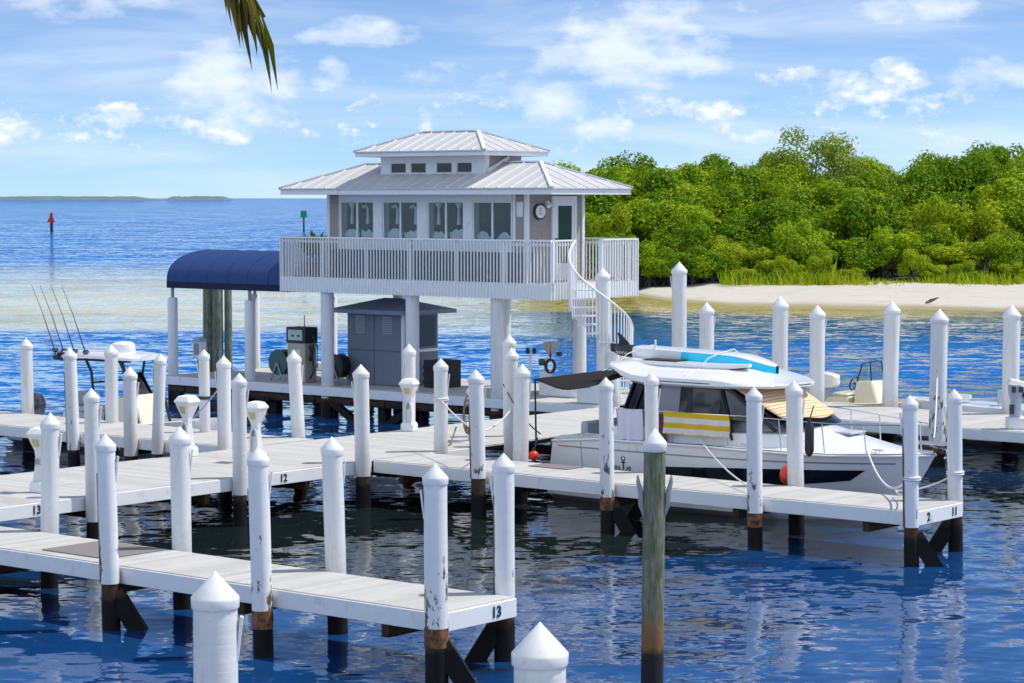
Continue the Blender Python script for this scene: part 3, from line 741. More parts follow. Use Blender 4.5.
# ------------------------------------------------------------------ pilings
PIL = [
  (-11.56,56.02, -11.58,2.67, 0.146, 0.60, 0,0,0, 'leftmost white piling, beside the dark outboard cowling of the fishing boat'),
  (-9.61,51.33, -9.66,2.74, 0.141, 0.50, 1,0,0, 'white piling under the left end of the T-top, dark timber showing down its side'),
  (-9.14,53.59, -9.14,2.67, 0.150, 0.60, 0,0,0, 'white piling directly under the round radar dome of the fishing boat'),
  (-8.15,50.14, -8.16,2.41, 0.151, 0.50, 0,1,0, "shorter white piling in front of the fishing boat's cream console"),
  (-7.49,49.59, -7.42,2.73, 0.128, 0.60, 0,-1,0, "slim white piling touching the right end of the fishing boat's T-top"),
  (-7.20,40.24, -7.21,2.75, 0.130, 0.45, 0,1,0, "white piling in front of the fishing boat's seat, its foot stained brown"),
  (-7.13,36.08, -7.10,2.71, 0.141, 0.60, 0,1,0, 'white piling on the front finger dock, just right of the walkway number 13'),
  (-5.60,32.51, -5.64,2.74, 0.133, 0.65, 1,1,1, 'leaning white piling beside the dark shadow sheet on the front finger dock, peeled at its foot'),
  (-4.83,34.21, -4.85,2.68, 0.147, 0.60, 0,1,0, 'clean stout white piling standing behind the big foreground piling cap at lower left'),
  (-3.28,30.61, -3.32,2.76, 0.137, 0.59, 2,1,0, 'white piling midway along the near edge of the front finger dock, rusty foot'),
  (-2.43,32.24, -2.48,2.73, 0.144, 0.60, 0,1,0, 'leaning white piling with a small rotten hole at its base, on the front finger dock'),
  (-0.93,28.68, -0.94,2.76, 0.146, 0.71, 2,-1,1, "badly peeling white piling at the front finger dock's outer corner, rust band below"),
  (-0.10,30.33, -0.11,2.71, 0.138, 0.73, 1,-1,-1, "white piling immediately right of the number 13 on the front finger dock's end"),
  (-6.73,51.41, -6.74,2.70, 0.118, 0.60, 0,-1,0, 'thin white piling tied round with a black strap'),
  (-5.87,47.90, -5.88,2.80, 0.143, 0.60, 0,-1,0, 'white piling just right of the black-strapped one, a thin rope slanting from its head'),
  (-4.99,42.95, -4.99,2.81, 0.133, 0.57, 0,1,0, 'white piling hiding half of a power pedestal, left of the walkway number 12'),
  (-4.58,50.33, -4.68,2.75, 0.145, 0.60, 0,1,0, 'leaning white piling in front of the fuel dispenser'),
  (-2.90,45.51, -2.93,2.79, 0.150, 0.61, 0,-1,0, 'white piling in front of the left door of the grey fuel shed'),
  (-2.31,52.54, -2.30,2.75, 0.145, 0.60, 0,0,0, "white piling right beside the free standing power pedestal, in front of the shed's corner"),
  (-1.44,47.52, -1.44,2.77, 0.141, 0.60, 0,1,0, 'white piling left of the coiled brown hose, with a rope tied round it'),
  (-0.64,43.99, -0.68,2.80, 0.145, 0.75, 1,1,0, 'white piling with the coiled brown hose hanging behind its left side'),
  (-0.05,50.54, -0.06,3.07, 0.139, 0.60, 0,0,0, "rearmost of the three white pilings bunched together at the cruiser's stern"),
  (-0.03,48.49, -0.01,2.92, 0.139, 0.60, 0,1,0, "middle one of the three white pilings bunched together at the cruiser's stern"),
  (0.17,46.06, 0.20,2.76, 0.152, 0.60, 0,1,0, "nearest of the three white pilings bunched together at the cruiser's stern"),
  (1.71,42.10, 1.68,2.80, 0.130, 0.62, 2,1,1, 'flaking white piling left of the hanging white towel'),
  (2.62,43.85, 2.60,2.76, 0.131, 0.60, 0,1,-1, 'white piling between the white towel and the yellow towel, behind the timber pole'),
  (4.16,40.10, 4.13,2.79, 0.133, 0.60, 2,1,0, 'flaking white piling just right of the yellow striped towel'),
  (5.07,41.84, 5.02,2.76, 0.148, 0.60, 0,1,0, 'clean white piling with the black fender and red ball buoy beside it'),
  (6.51,38.18, 6.47,2.81, 0.127, 0.64, 1,-1,1, "spotted white piling left of the number 2 at the boat finger's outer corner"),
  (7.54,39.83, 7.50,2.77, 0.129, 0.70, 0,-1,-1, "white piling right of the number 11 at the boat finger's outer corner"),
  (6.83,59.91, 6.83,3.51, 0.200, 0.60, 0,1,0, 'tall white piling directly beyond the blue nose of the paddleboard'),
  (7.69,59.21, 7.69,3.31, 0.190, 0.60, 0,1,0, "white piling crossing the small boat's white outboard on the back right dock"),
  (9.33,57.93, 9.36,3.47, 0.193, 0.60, 0,1,0, "white piling just right of the small boat's windshield"),
  (9.54,52.60, 9.56,3.53, 0.193, 0.50, 2,1,0, 'thick white piling scarred black down one side, on the back right dock'),
  (11.86,55.86, 11.87,3.47, 0.200, 0.60, 0,1,0, 'rightmost white piling, behind the hooded lamp pedestal'),
  (4.41,61.95, 4.40,4.33, 0.195, 0.60, 0,-1,0, 'tallest white piling, left of the beach, rising beyond the paddleboards'),
  (5.09,61.40, 5.08,3.29, 0.190, 0.60, 0,1,0, 'shorter white piling immediately right of the tallest one'),
  (2.29,58.44, 2.25,4.28, 0.181, 0.60, 0,0,0, 'tall white piling standing in front of the spiral staircase'),
  (2.51,58.30, 2.50,2.44, 0.167, 0.60, 0,0,0, 'short white piling behind the black paddleboard tail, only its cap showing'),
]
def cap_profile(r, zt): return [(r*1.06, zt-r*1.2-.085), (r*1.085, zt-r*1.2-.075), (r*1.10, zt-r*1.2-.01), (r*1.085, zt-r*1.2+.006), (r*.05, zt-.008), (.002, zt)]
def piling(x0, y0, x1, zt, r, zs, worn, hook, brace, label, group=None, zb=-1.4):
    base = Vector((x0, y0, 0)); t = thing('dock_piling', label, 'piling', base, group)
    k = (x1-x0)/(zt-.88)
    T = lambda x, y, z: Vector((x0 + x + k*(z-.88), y0 + y, z))
    rr = random.Random(int(x0*1000+y0*77))
    mb = MB(T); prof = [(r*(1+rr.uniform(-.015, .015)), zs + (zt-r*1.2-.04-zs)*i/7) for i in range(8)]
    mb.lathe(0, 0, prof, 20); mb.build('sleeve', M['worn2' if worn == 2 else 'worn1' if worn == 1 else 'vinyl'], t, smooth=True)
    mb = MB(T); mb.lathe(0, 0, cap_profile(r, zt), 20); mb.build('cap', M['cap'], t, smooth=True)
    mb = MB(T); mb.lathe(0, 0, [(r*1.0, zb), (r*.98, zs*.5), (r*.9, zs+.03)], 14); mb.build('timber_foot', M['timber'], t, smooth=True)
    if worn == 2:
        mb = MB(T); mb.lathe(0, 0, [(r*1.03, zs-.22), (r*1.05, zs-.1), (r*1.03, zs+.02)], 16); mb.build('rusty_band', M['rust'], t, smooth=True)
    if worn == 1:
        mb = MB(T); P = []
        for i in range(9):                            # strip of bare timber down one side
            z = zs + (zt-.55-zs)*i/8; P.append([( (r+.006)*math.cos(q), (r+.006)*math.sin(q), z) for q in (math.pi*(1.02)-.30+.03*rr.random(), math.pi*1.06, math.pi*1.1+.22-.05*i*rr.random()*.6)])
        mb.rings(P, close=False, cap=False); mb.build('bare_strip', M['mask_brown'], t)
    if hook:
        mb = MB(T); z = zt - r*1.15 - .16; h_ = hook
        A = (h_*r*.96, -.035, z-.48); B = (h_*(r+.012), -.035, z-.48)
        mb.hexa([(h_*r*.92,-.03,z-.36),(h_*(r+.004),-.03,z-.36),(h_*(r+.004),.03,z-.36),(h_*r*.92,.03,z-.36),
                 (h_*(r+.022),-.03,z),(h_*(r+.046),-.03,z-.01),(h_*(r+.046),.03,z-.01),(h_*(r+.022),.03,z)])
        mb.build('line_hook', M['cap'], t)
    if brace:
        mb = MB(); p = W(0,0,0)
        d = U3*brace*.0 + Vector((1 if brace > 0 else -1, 0.0, 0))
        mb = MB(ID); c = Vector((x0 - k*.4, y0, 0))
        mb.bar(tuple(c + d*.06 + Vector((0,0,.52))), tuple(c + d*.44 + Vector((0,0,-.10))), .16, .24); mb.build('knee_brace', M['timber'], t)
    return t
for p in PIL: piling(*p)
piling(-2.395, 18.84, -2.395, 3.0, .18, -.2, 0, 1, 0, 'big white piling cap in the left foreground, cut off by the bottom edge')
piling(.197, 16.44, .197, 3.02, .185, -.2, 0, 0, 0, 'white conical piling cap at the bottom centre, nothing but its head showing')
def wood_pile():
    x0, y0 = 1.71, 28.46; zt = 3.21; r = .136
    t = thing('mooring_pole', 'greenish bare timber mooring pole with two upturned horns and a white cap', 'mooring pole', (x0, y0, 0))
    T = lambda x, y, z: Vector((x0+x+.008*z, y0+y, z))
    mb = MB(T); mb.lathe(0, 0, [(.14,-1.4),(.138,.4),(.136,1.5),(.133,2.97)], 20); mb.build('pole', M['green_timber'], t, smooth=True)
    mb = MB(T); mb.lathe(0, 0, [(.137,2.93),(.145,2.94),(.147,3.03),(.145,3.04),(.01,3.205),(.002,3.21)], 20); mb.build('cap', M['cap'], t, smooth=True)
    for s in (-1, 1):
        mb = MB(T); z = 2.26
        mb.tube([(s*.12,-.03,z-.12),(s*.16,-.03,z+.02),(s*.165,-.03,z+.16),(s*.20,-.03,z+.30),(s*.205,-.03,z+.38)], [.018,.034,.032,.026,.010], 8)
        mb.build('horn', M['grey_metal'], t, smooth=True)
wood_pile()

# ------------------------------------------------------------------ dock house
house = thing('dock_house', 'white two storey dock house on piles with metal hip roofs and a railed deck', 'dock house', W(-41.3, 48, .88))
DA0, DA1, DB0, DB1 = -46.0, -36.5, 46.2, 49.8
ZD, ZS, ZR = 3.83, 3.43, 4.95
mb = MB(); board_run(mb, 'a', DA0+.03, DA1-.03, DB0+.03, DB1-.03, ZD, .14, .04)
mb.build('deck_floor', M['deck'], house)
mb = MB(); mb.box(DA0+.02, DA1-.02, DB0+.02, DB1-.02, ZS+.06, ZD-.045); mb.build('floor_frame', M['white'], house)
mb = MB()
for x0, x1, y0, y1 in ((DA0, DA1, DB0-.02, DB0+.015), (DA1-.015, DA1+.02, DB0+.02, DB1-.02), (DA0-.02, DA0+.015, DB0+.02, DB1-.02), (DA0, DA1, DB1-.015, DB1+.02)):
    mb.box(x0, x1, y0, y1, ZS+.02, ZD+.02)
mb.build('skirt_board', M['rail_white'], house)
def rail_run(x0, y0, x1, y1, out, nm='railing'):
    """balusters lap over the skirt; out = outward unit (a, b)"""
    L = math.hypot(x1-x0, y1-y0); n = int(L/.108); ux, uy = (x1-x0)/L, (y1-y0)/L
    r = MB(); q = .045
    ox, oy = out[0]*.03, out[1]*.03
    r.box(min(x0,x1)-abs(uy)*.05, max(x0,x1)+abs(uy)*.05, min(y0,y1)-abs(ux)*.05, max(y0,y1)+abs(ux)*.05, ZR-.04, ZR)
    top = r.build(nm, M['rail_white'], house)
    mb = MB()
    for i in range(n+1):
        s = L*i/n; cx, cy = x0+ux*s+ox, y0+uy*s+oy
        mb.box(cx-.014, cx+.014, cy-.014, cy+.014, ZS, ZR-.041)
    mb.build('balusters', M['rail_white'], top)
    k = int(L/1.9)+1
    for i in range(k+1):
        mb = MB(); s = L*i/k; cx, cy = x0+ux*s-ox*1.2, y0+uy*s-oy*1.2
        mb.box(cx-.04, cx+.04, cy-.04, cy+.04, ZD+.022, ZR-.042)
        mb.build('post', M['rail_white'], top)
    mb = MB(); cx, cy = (x0+x1)/2-ox*.8, (y0+y1)/2-oy*.8
    mb.box(cx-abs(ux)*L/2-.02, cx+abs(ux)*L/2+.02, cy-abs(uy)*L/2-.02, cy+abs(uy)*L/2+.02, ZR-.16, ZR-.09); mb.build('under_rail', M['rail_white'], top)
rail_run(DA0, DB0, DA1, DB0, (0,-1))
rail_run(DA1, DB0+.06, DA1, 47.15, (1,0)); rail_run(DA1, 48.25, DA1, DB1, (1,0))
rail_run(DA0, DB0+.06, DA0, DB1, (-1,0)); rail_run(DA0+.06, DB1, DA1-.06, DB1, (0,1))
mb = MB(); mb.box(-37.6, -36.9, 49.72, 49.745, ZD+.1, ZR-.15); mb.build('windbreak_panel', M['white'], house)
# piles of the house
for a, b in ((-44.46,46.42),(-41.36,46.42),(-38.44,46.42),(-44.6,49.5),(-40.75,49.5),(-38.2,49.55)):
    mb = MB(); mb.lathe(a, b, [(.18,-1.3),(.18,.2),(.18,ZS+.05)], 20)
    p = mb.build('house_pile', M['vinyl'], house, smooth=True)
    mb = MB(); mb.lathe(a, b, [(.188,-1.3),(.188,.55)], 16); mb.build('dark_foot', M['timber'], p, smooth=True)
# cabin
CA0, CA1, CB0, CB1, ZW = -44.92, -37.86, 46.90, 49.32, 6.12
mb = MB(); mb.box(CA0+.04, CA1-.04, CB0+.34, CB1-.03, ZD, ZW)
mb.box(CA0+.03, -44.48, CB0+.03, CB0+.34, 4.602, ZW); mb.box(-38.36, CA1-.03, CB0+.03, CB0+.34, 4.602, ZW)
mb.build('wall', M['siding'], house)
mb = MB(); mb.box(CA0+.03, CA1-.03, CB0+.03, CB0+.34, ZD, 4.60); mb.build('lower_wall', M['lower_wall'], house)
mb = MB()
mb.box(-44.477, -38.363, CB0, CB0+.338, 4.602, 4.88); mb.box(-44.477, -38.363, CB0, CB0+.338, 5.92, 6.115)
WIN = [(-44.45,-43.19),(-42.88,-41.61),(-41.27,-40.0),(-39.71,-38.38)]
xs = [-44.477] + [v for w in WIN for v in w] + [-38.363]
for i in range(0, 10, 2): mb.box(xs[i], xs[i+1], CB0+.004, CB0+.336, 4.882, 5.918)
for a in (CA0, CA1-.1): mb.box(a, a+.1, CB0, CB0+.1, ZD, ZW)
mb.box(CA1-.1, CA1+.004, CB1-.1, CB1, ZD, ZW); mb.box(CA0-.004, CA0+.1, CB1-.1, CB1, ZD, ZW)
mb.box(-38.34, -38.25, CB0+.002, CB0+.06, 4.89, ZW)
mb.build('wall_trim', M['white'], house)
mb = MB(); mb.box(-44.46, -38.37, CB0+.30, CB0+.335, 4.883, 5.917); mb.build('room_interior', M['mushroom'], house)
rw = random.Random(9)
for wi, (x0, x1) in enumerate(WIN):
    mb = MB(); xm = (x0+x1)/2; b0, b1 = CB0+.03, CB0+.09; f = .04
    for (p, q) in ((x0+.003, x0+f), (xm-.025, xm+.025), (x1-f, x1-.003)): mb.box(p, q, b0, b1, 4.885, 5.915)
    for (p, q) in ((x0+f, xm-.025), (xm+.025, x1-f)):
        mb.box(p, q, b0, b1, 4.885, 4.915); mb.box(p, q, b0, b1, 5.88, 5.915)
    wn = mb.build('window', M['rail_white'], house)
    mb = MB()
    for (p, q) in ((x0+f, xm-.025), (xm+.025, x1-f)): mb.box(p, q, CB0+.055, CB0+.061, 4.916, 5.879)
    mb.build('pane', M['pane'], wn)
    for k, (p, q) in enumerate(((x0+f, xm-.025), (xm+.025, x1-f))):     # pale swags inside the glass, shaped as the window reflections
        mb = MB(); w = q-p; n = 22; ph = rw.uniform(.3,.7); lo = 5.12+.10*rw.random(); dip = rw.uniform(.10,.2)
        if wi == 3: lo -= .06; dip = .05
        R = []
        for i in range(n+1):
            s = i/n; zt = lo + .10*math.cos((s-ph)*7) - dip*math.exp(-((s-ph)/.16)**2)
            R.append([(p+w*s, CB0+.16+.02*math.sin(s*25), 4.89), (p+w*s, CB0+.17+.02*math.sin(s*25), max(4.93, zt))])
        mb.rings(R, close=False, cap=False)
        hook_ = rw.random() < .5; cx = p+w*(ph+(.12 if hook_ else 0))
        P = [(cx, CB0+.18, 5.30), (cx, CB0+.18, 5.55), (cx, CB0+.18, 5.72)]
        rad = [.055, .035, .03]
        if hook_: P += [(cx-.08, CB0+.18, 5.80), (cx-.17, CB0+.18, 5.76)]; rad += [.035, .05]
        else: P += [(cx, CB0+.18, 5.86)]; rad += [.10]
        if wi < 3: mb.tube(P, rad, 8)
        mb.build('pale_shape', M['pale_shape'], wn)
mb = MB(); mb.box(-38.21, -38.0, CB0+.006, CB0+.022, 5.52, 5.90); mb.build('notice_board', M['white'], house)
# side wall: door, sign, lamp
mb = MB(); a = CA1-.035
for y0, y1, z0, z1 in ((47.92,48.0,ZD+.02,6.05),(48.86,48.95,ZD+.02,6.05),(48.0,48.86,5.96,6.05)): mb.box(a, a+.06, y0, y1, z0, z1)
for y0, y1, z0, z1 in ((48.003,48.17,ZD+.03,5.957),(48.76,48.857,ZD+.03,5.957),(48.17,48.76,5.80,5.957),(48.17,48.76,ZD+.03,4.3)): mb.box(a+.006, a+.05, y0, y1, z0, z1)
door = mb.build('door', M['white'], house)
mb = MB(); mb.box(a+.01, a+.03, 48.172, 48.758, 4.302, 5.798); mb.build('door_glass', M['glassgreen'], door)
mb = MB(); mb.tube([(a+.05,48.07,4.93),(a+.10,48.07,4.93)], .03, 8); mb.tube([(a+.10,48.05,4.93),(a+.10,48.16,4.93)], .012, 6); mb.build('handle', M['dark'], door)
def disc(mb, a0, a1, bc, zc, rb, rz, n=28):
    mb.rings([[(aa, bc+rb*math.cos(6.2832*i/n), zc+rz*math.sin(6.2832*i/n)) for i in range(n)] for aa in (a0, a1)])
mb = MB(); disc(mb, CA1-.03, CA1+.02, 47.42, 5.65, .24, .21); sg = mb.build('oval_sign', M['dark'], house, smooth=True)
mb = MB(); disc(mb, CA1+.02, CA1+.03, 47.43, 5.65, .195, .165); mb.build('sign_face', M['pale_shape'], sg, smooth=True)
mb = MB()
for k in range(5):
    zz = 5.56+.04*k; mb.box(CA1+.0305, CA1+.034, 47.35-.02*(k%2), 47.51-.03*((k+1)%2), zz, zz+.014)
mb.build('sign_mark', M['grey_metal'], sg)
mb = MB(); mb.tube([(CA1+.01,47.45,5.12),(CA1+.05,47.45,5.08),(CA1+.06,47.47,5.0),(CA1+.03,47.45,4.96)], .014, 6); mb.build('wall_hook', M['grey_metal'], house)
mb = MB(); mb.box(CA1-.03, CA1+.05, 47.66, 47.78, 5.78, 5.92); lp = mb.build('wall_lamp', M['white'], house, bev=.01)
for s in (-.06, .08):
    mb = MB(); mb.tube([(CA1+.05,47.72+s*.6,5.86),(CA1+.14,47.72+s*1.6,5.78)], [.03,.055], 10); mb.build('lamp_head', M['white'], lp)
# roofs
def hip_roof(nm, x0, x1, y0, y1, ze, zf, zr, seam=.42, hole=None):
    """ze underside, zf fascia top (eave), zr ridge"""
    hd = (y1-y0)/2; yc = (y0+y1)/2; rx0, rx1 = x0+hd, x1-hd
    mb = MB(); mb.box(x0+.03, x1-.03, y0+.03, y1-.03, ze+.012, zf-.03); sof = mb.build('soffit', M['white'], house)
    mb = MB()
    for q in ((x0,x1,y0,y0+.035),(x0,x1,y1-.035,y1),(x0,x0+.035,y0+.036,y1-.036),(x1-.035,x1,y0+.036,y1-.036)): mb.box(*q, ze, zf-.002)
    mb.build('fascia', M['white'], house)
    o = .04; A, B_, C_, D_ = (x0-o,y0-o,zf),(x1+o,y0-o,zf),(x1+o,y1+o,zf),(x0-o,y1+o,zf); R0, R1 = (rx0,yc,zr),(rx1,yc,zr)
    mb = MB(); 
    for f in ((A,B_,R1,R0),(B_,C_,R1),(C_,D_,R0,R1),(D_,A,R0)): mb.face(f)
    lo = lambda p: (p[0],p[1],p[2]-.03)
    for f in ((A,B_),(B_,C_),(C_,D_),(D_,A)): mb.face((f[0],f[1],lo(f[1]),lo(f[0])))
    rf = mb.build('roof', M['roof'], house, recalc=False)
    mb = MB(); sl = (zr-zf)/(hd+o); zf += o*sl
    def on(x, y, dz=.0): # roof height
        d = min(y-y0, y1-y, x-x0, x1-x); return zf + sl*max(0, d) + dz
    k = 0; n = int((x1-x0)/seam)
    for i in range(1, n):
        x = x0 + (x1-x0)*i/n; dmax = min(hd, x-x0, x1-x)
        for sgn, ys in ((1, y0), (-1, y1)): mb.bar((x, ys-sgn*.04, zf-o*sl+.008), (x, ys+sgn*dmax, zf+sl*dmax+.008), .03, .03)
    n = int((y1-y0)/seam)
    for i in range(1, n):
        y = y0 + (y1-y0)*i/n; dmax = min(y-y0, y1-y)
        for sgn, xs_ in ((1, x0), (-1, x1)): mb.bar((xs_-sgn*.04, y, zf-o*sl+.008), (xs_+sgn*dmax, y, zf+sl*dmax+.008), .03, .03)
    for p, q in ((A,R0),(D_,R0),(B_,R1),(C_,R1),(R0,R1)):
        mb.bar((p[0],p[1],p[2]+.02), (q[0],q[1],q[2]+.02), .10, .035)
    mb.build('seams', M['seam'], rf)
hip_roof('roof', -46.0, -36.5, 46.19, 49.52, 6.09, 6.26, 6.93)
# clerestory box
KA0, KA1, KB0, KB1 = -43.1, -39.42, 47.11, 48.59
mb = MB(); mb.box(KA0, KA1, KB0+.06, KB1, 6.3, 7.12); mb.build('clerestory_wall', M['siding'], house)
CW = [(-42.77,-42.19),(-42.05,-41.48),(-41.14,-40.57),(-40.43,-39.88)]
mb = MB(); xs = [KA0-.003] + [v for w in CW for v in w] + [KA1+.003]
mb.box(KA0-.003, KA1+.003, KB0, KB0+.06, 6.35, 6.66); mb.box(KA0-.003, KA1+.003, KB0, KB0+.06, 6.94, 7.12)
for i in range(0, 10, 2): mb.box(xs[i], xs[i+1], KB0+.003, KB0+.058, 6.662, 6.938)
mb.box(KA1-.05, KA1+.004, KB0+.062, KB0+.15, 6.5, 7.12)
mb.build('clerestory_trim', M['white'], house)
for x0, x1 in CW:
    mb = MB()
    for q in ((x0+.002,x0+.03,6.664,6.936),(x1-.03,x1-.002,6.664,6.936),(x0+.03,x1-.03,6.664,6.68),(x0+.03,x1-.03,6.92,6.936)): mb.box(q[0],q[1],KB0+.02,KB0+.055,q[2],q[3])
    w = mb.build('clerestory_window', M['rail_white'], house)
    mb = MB(); mb.box(x0+.03, x1-.03, KB0+.035, KB0+.045, 6.681, 6.919); mb.build('pane', M['navy'], w)
mb = MB(); mb.bar((KA1+.05, 47.13, 6.70), (KA1+.05, 48.0, 7.07), .05, .09); mb.build('rake_trim', M['white'], house)
hip_roof('roof', -43.51, -38.97, 46.53, 49.17, 7.10, 7.24, 7.77, .38)

# spiral stairs
def spiral():
    ca, cb = -35.60, 47.05; R = .80
    t = thing('spiral_staircase', 'white spiral staircase winding down from the deck of the dock house', 'staircase', W(ca, cb, .88))
    mb = MB(); mb.lathe(ca, cb, [(.06,.89),(.06,4.85)], 12); mb.build('pole', M['rail_white'], t, smooth=True)
    n = 14; a0 = math.radians(180); sweep = math.radians(285)
    mb = MB()
    for i in range(n):
        z = ZD - .02 - (ZD-.92)*(i+.5)/n; q0 = a0+sweep*i/n; q1 = a0+sweep*(i+1.05)/n
        c = lambda q, r, zz: (ca+r*math.cos(q), cb+r*math.sin(q), zz)
        mb.hexa([c(q0,.05,z-.04),c(q0,R,z-.04),c(q1,R,z-.04),c(q1,.05,z-.04),c(q0,.05,z),c(q0,R,z),c(q1,R,z),c(q1,.05,z)])
    mb.build('treads', M['rail_white'], t)
    mb = MB(); P = []
    for i in range(43):
        f = i/42; q = a0+sweep*f; z = ZR - .02 - (ZD-.92)*f; P.append((ca+R*math.cos(q), cb+R*math.sin(q), z))
    mb.tube(P, .028, 8); mb.build('handrail', M['rail_white'], t, smooth=True)
    mb = MB()
    for i in range(n*3):
        f = (i+.5)/(n*3); q = a0+sweep*f; zt = ZR-.03-(ZD-.92)*f; st = int(f*n); z0 = ZD-.06-(ZD-.92)*(st+.5)/n
        mb.box(ca+R*math.cos(q)-.011, ca+R*math.cos(q)+.011, cb+R*math.sin(q)-.011, cb+R*math.sin(q)+.011, z0-.06, zt)
    mb.build('balusters', M['rail_white'], t)
spiral()

# awning
def awning():
    a0, a1, b0, b1, z0, z1 = -51.0, -46.08, 46.55, 50.0, 3.58, 4.47
    t = thing('barrel_awning', 'navy blue barrel vault awning on white posts beside the dock house', 'awning', W(-48.5, 48.2, .88))
    bc, hb = (b0+b1)/2, (b1-b0)/2
    mb = MB(); nr = 6
    def fn(u, v):
        s = math.pi*v; zz = z0+(z1-z0)*math.sin(s)**.8
        sag = .018*abs(math.sin(u*nr*math.pi)) * math.sin(s)
        return (a0+(a1-a0)*u, bc-hb*math.cos(s), zz - sag)
    mb.grid(fn, 36, 24); mb.build('canopy', M['awning'], t, smooth=True, recalc=False)
    mb = MB()
    for aa in (a0, a1):
        mb.face([(aa, b0, z0)] + [(aa, bc-hb*math.cos(math.pi*i/20), z0-.012+(z1-z0)*math.sin(math.pi*i/20)**.8) for i in range(1, 20)] + [(aa, b1, z0)]) if aa == a1 else None
    mb.box(a0-.01, a1+.01, b0-.012, b0, 3.40, z0+.005); mb.box(a0-.01, a1+.01, b1, b1+.012, 3.40, z0+.005)
    mb.box(a0-.012, a0, b0, b1, 3.40, z0+.005); mb.box(a1, a1+.012, b0, b1, 3.40, z0+.005)
    mb.build('valance', M['awning_edge'], t)
    mb = MB()
    for i in range(nr+1):
        aa = a0+(a1-a0)*i/nr; mb.tube([(aa, bc-(hb+.004)*math.cos(math.pi*k/20), z0+.006+(z1-z0)*math.sin(math.pi*k/20)**.8) for k in range(21)], .012, 5)
    mb.build('frame_ribs', M['awning'], t)
    for a, b in ((-50.85,46.62),(-47.67,46.62),(-50.8,49.9),(-47.6,49.9)):
        mb = MB(); mb.lathe(a, b, [(.15,-1.3),(.15,.89),(.145,3.08),(.12,3.12)], 18); p = mb.build('post', M['vinyl'], t, smooth=True)
        mb = MB(); mb.tube([(a,b,3.1),(a,b,3.45)], .05, 10); mb.build('bracket', M['grey_metal'], p)
        mb = MB(); mb.lathe(a, b, [(.155,-1.3),(.155,.6)], 14); mb.build('dark_foot', M['timber'], p, smooth=True)
awning()
for (a, b, r_, zt, lab) in ((-53.95,51.0,.2,3.75,'leftmost of the three dark timber dolphin piles under the awning'),
                       (-53.58,51.0,.17,3.8,'middle of the three dark timber dolphin piles under the awning'),(-53.36,51.25,.12,3.7,'greenish rightmost and thinnest of the three dolphin piles under the awning')):
    mb = MB(); mb.lathe(a, b, [(r_,-1.3),(r_,2),(r_*.95,zt-.1),(r_*.7,zt)], 16)
    o = mb.build('dolphin_pile', M['green_timber'], smooth=True); tag(o, lab, 'piling')
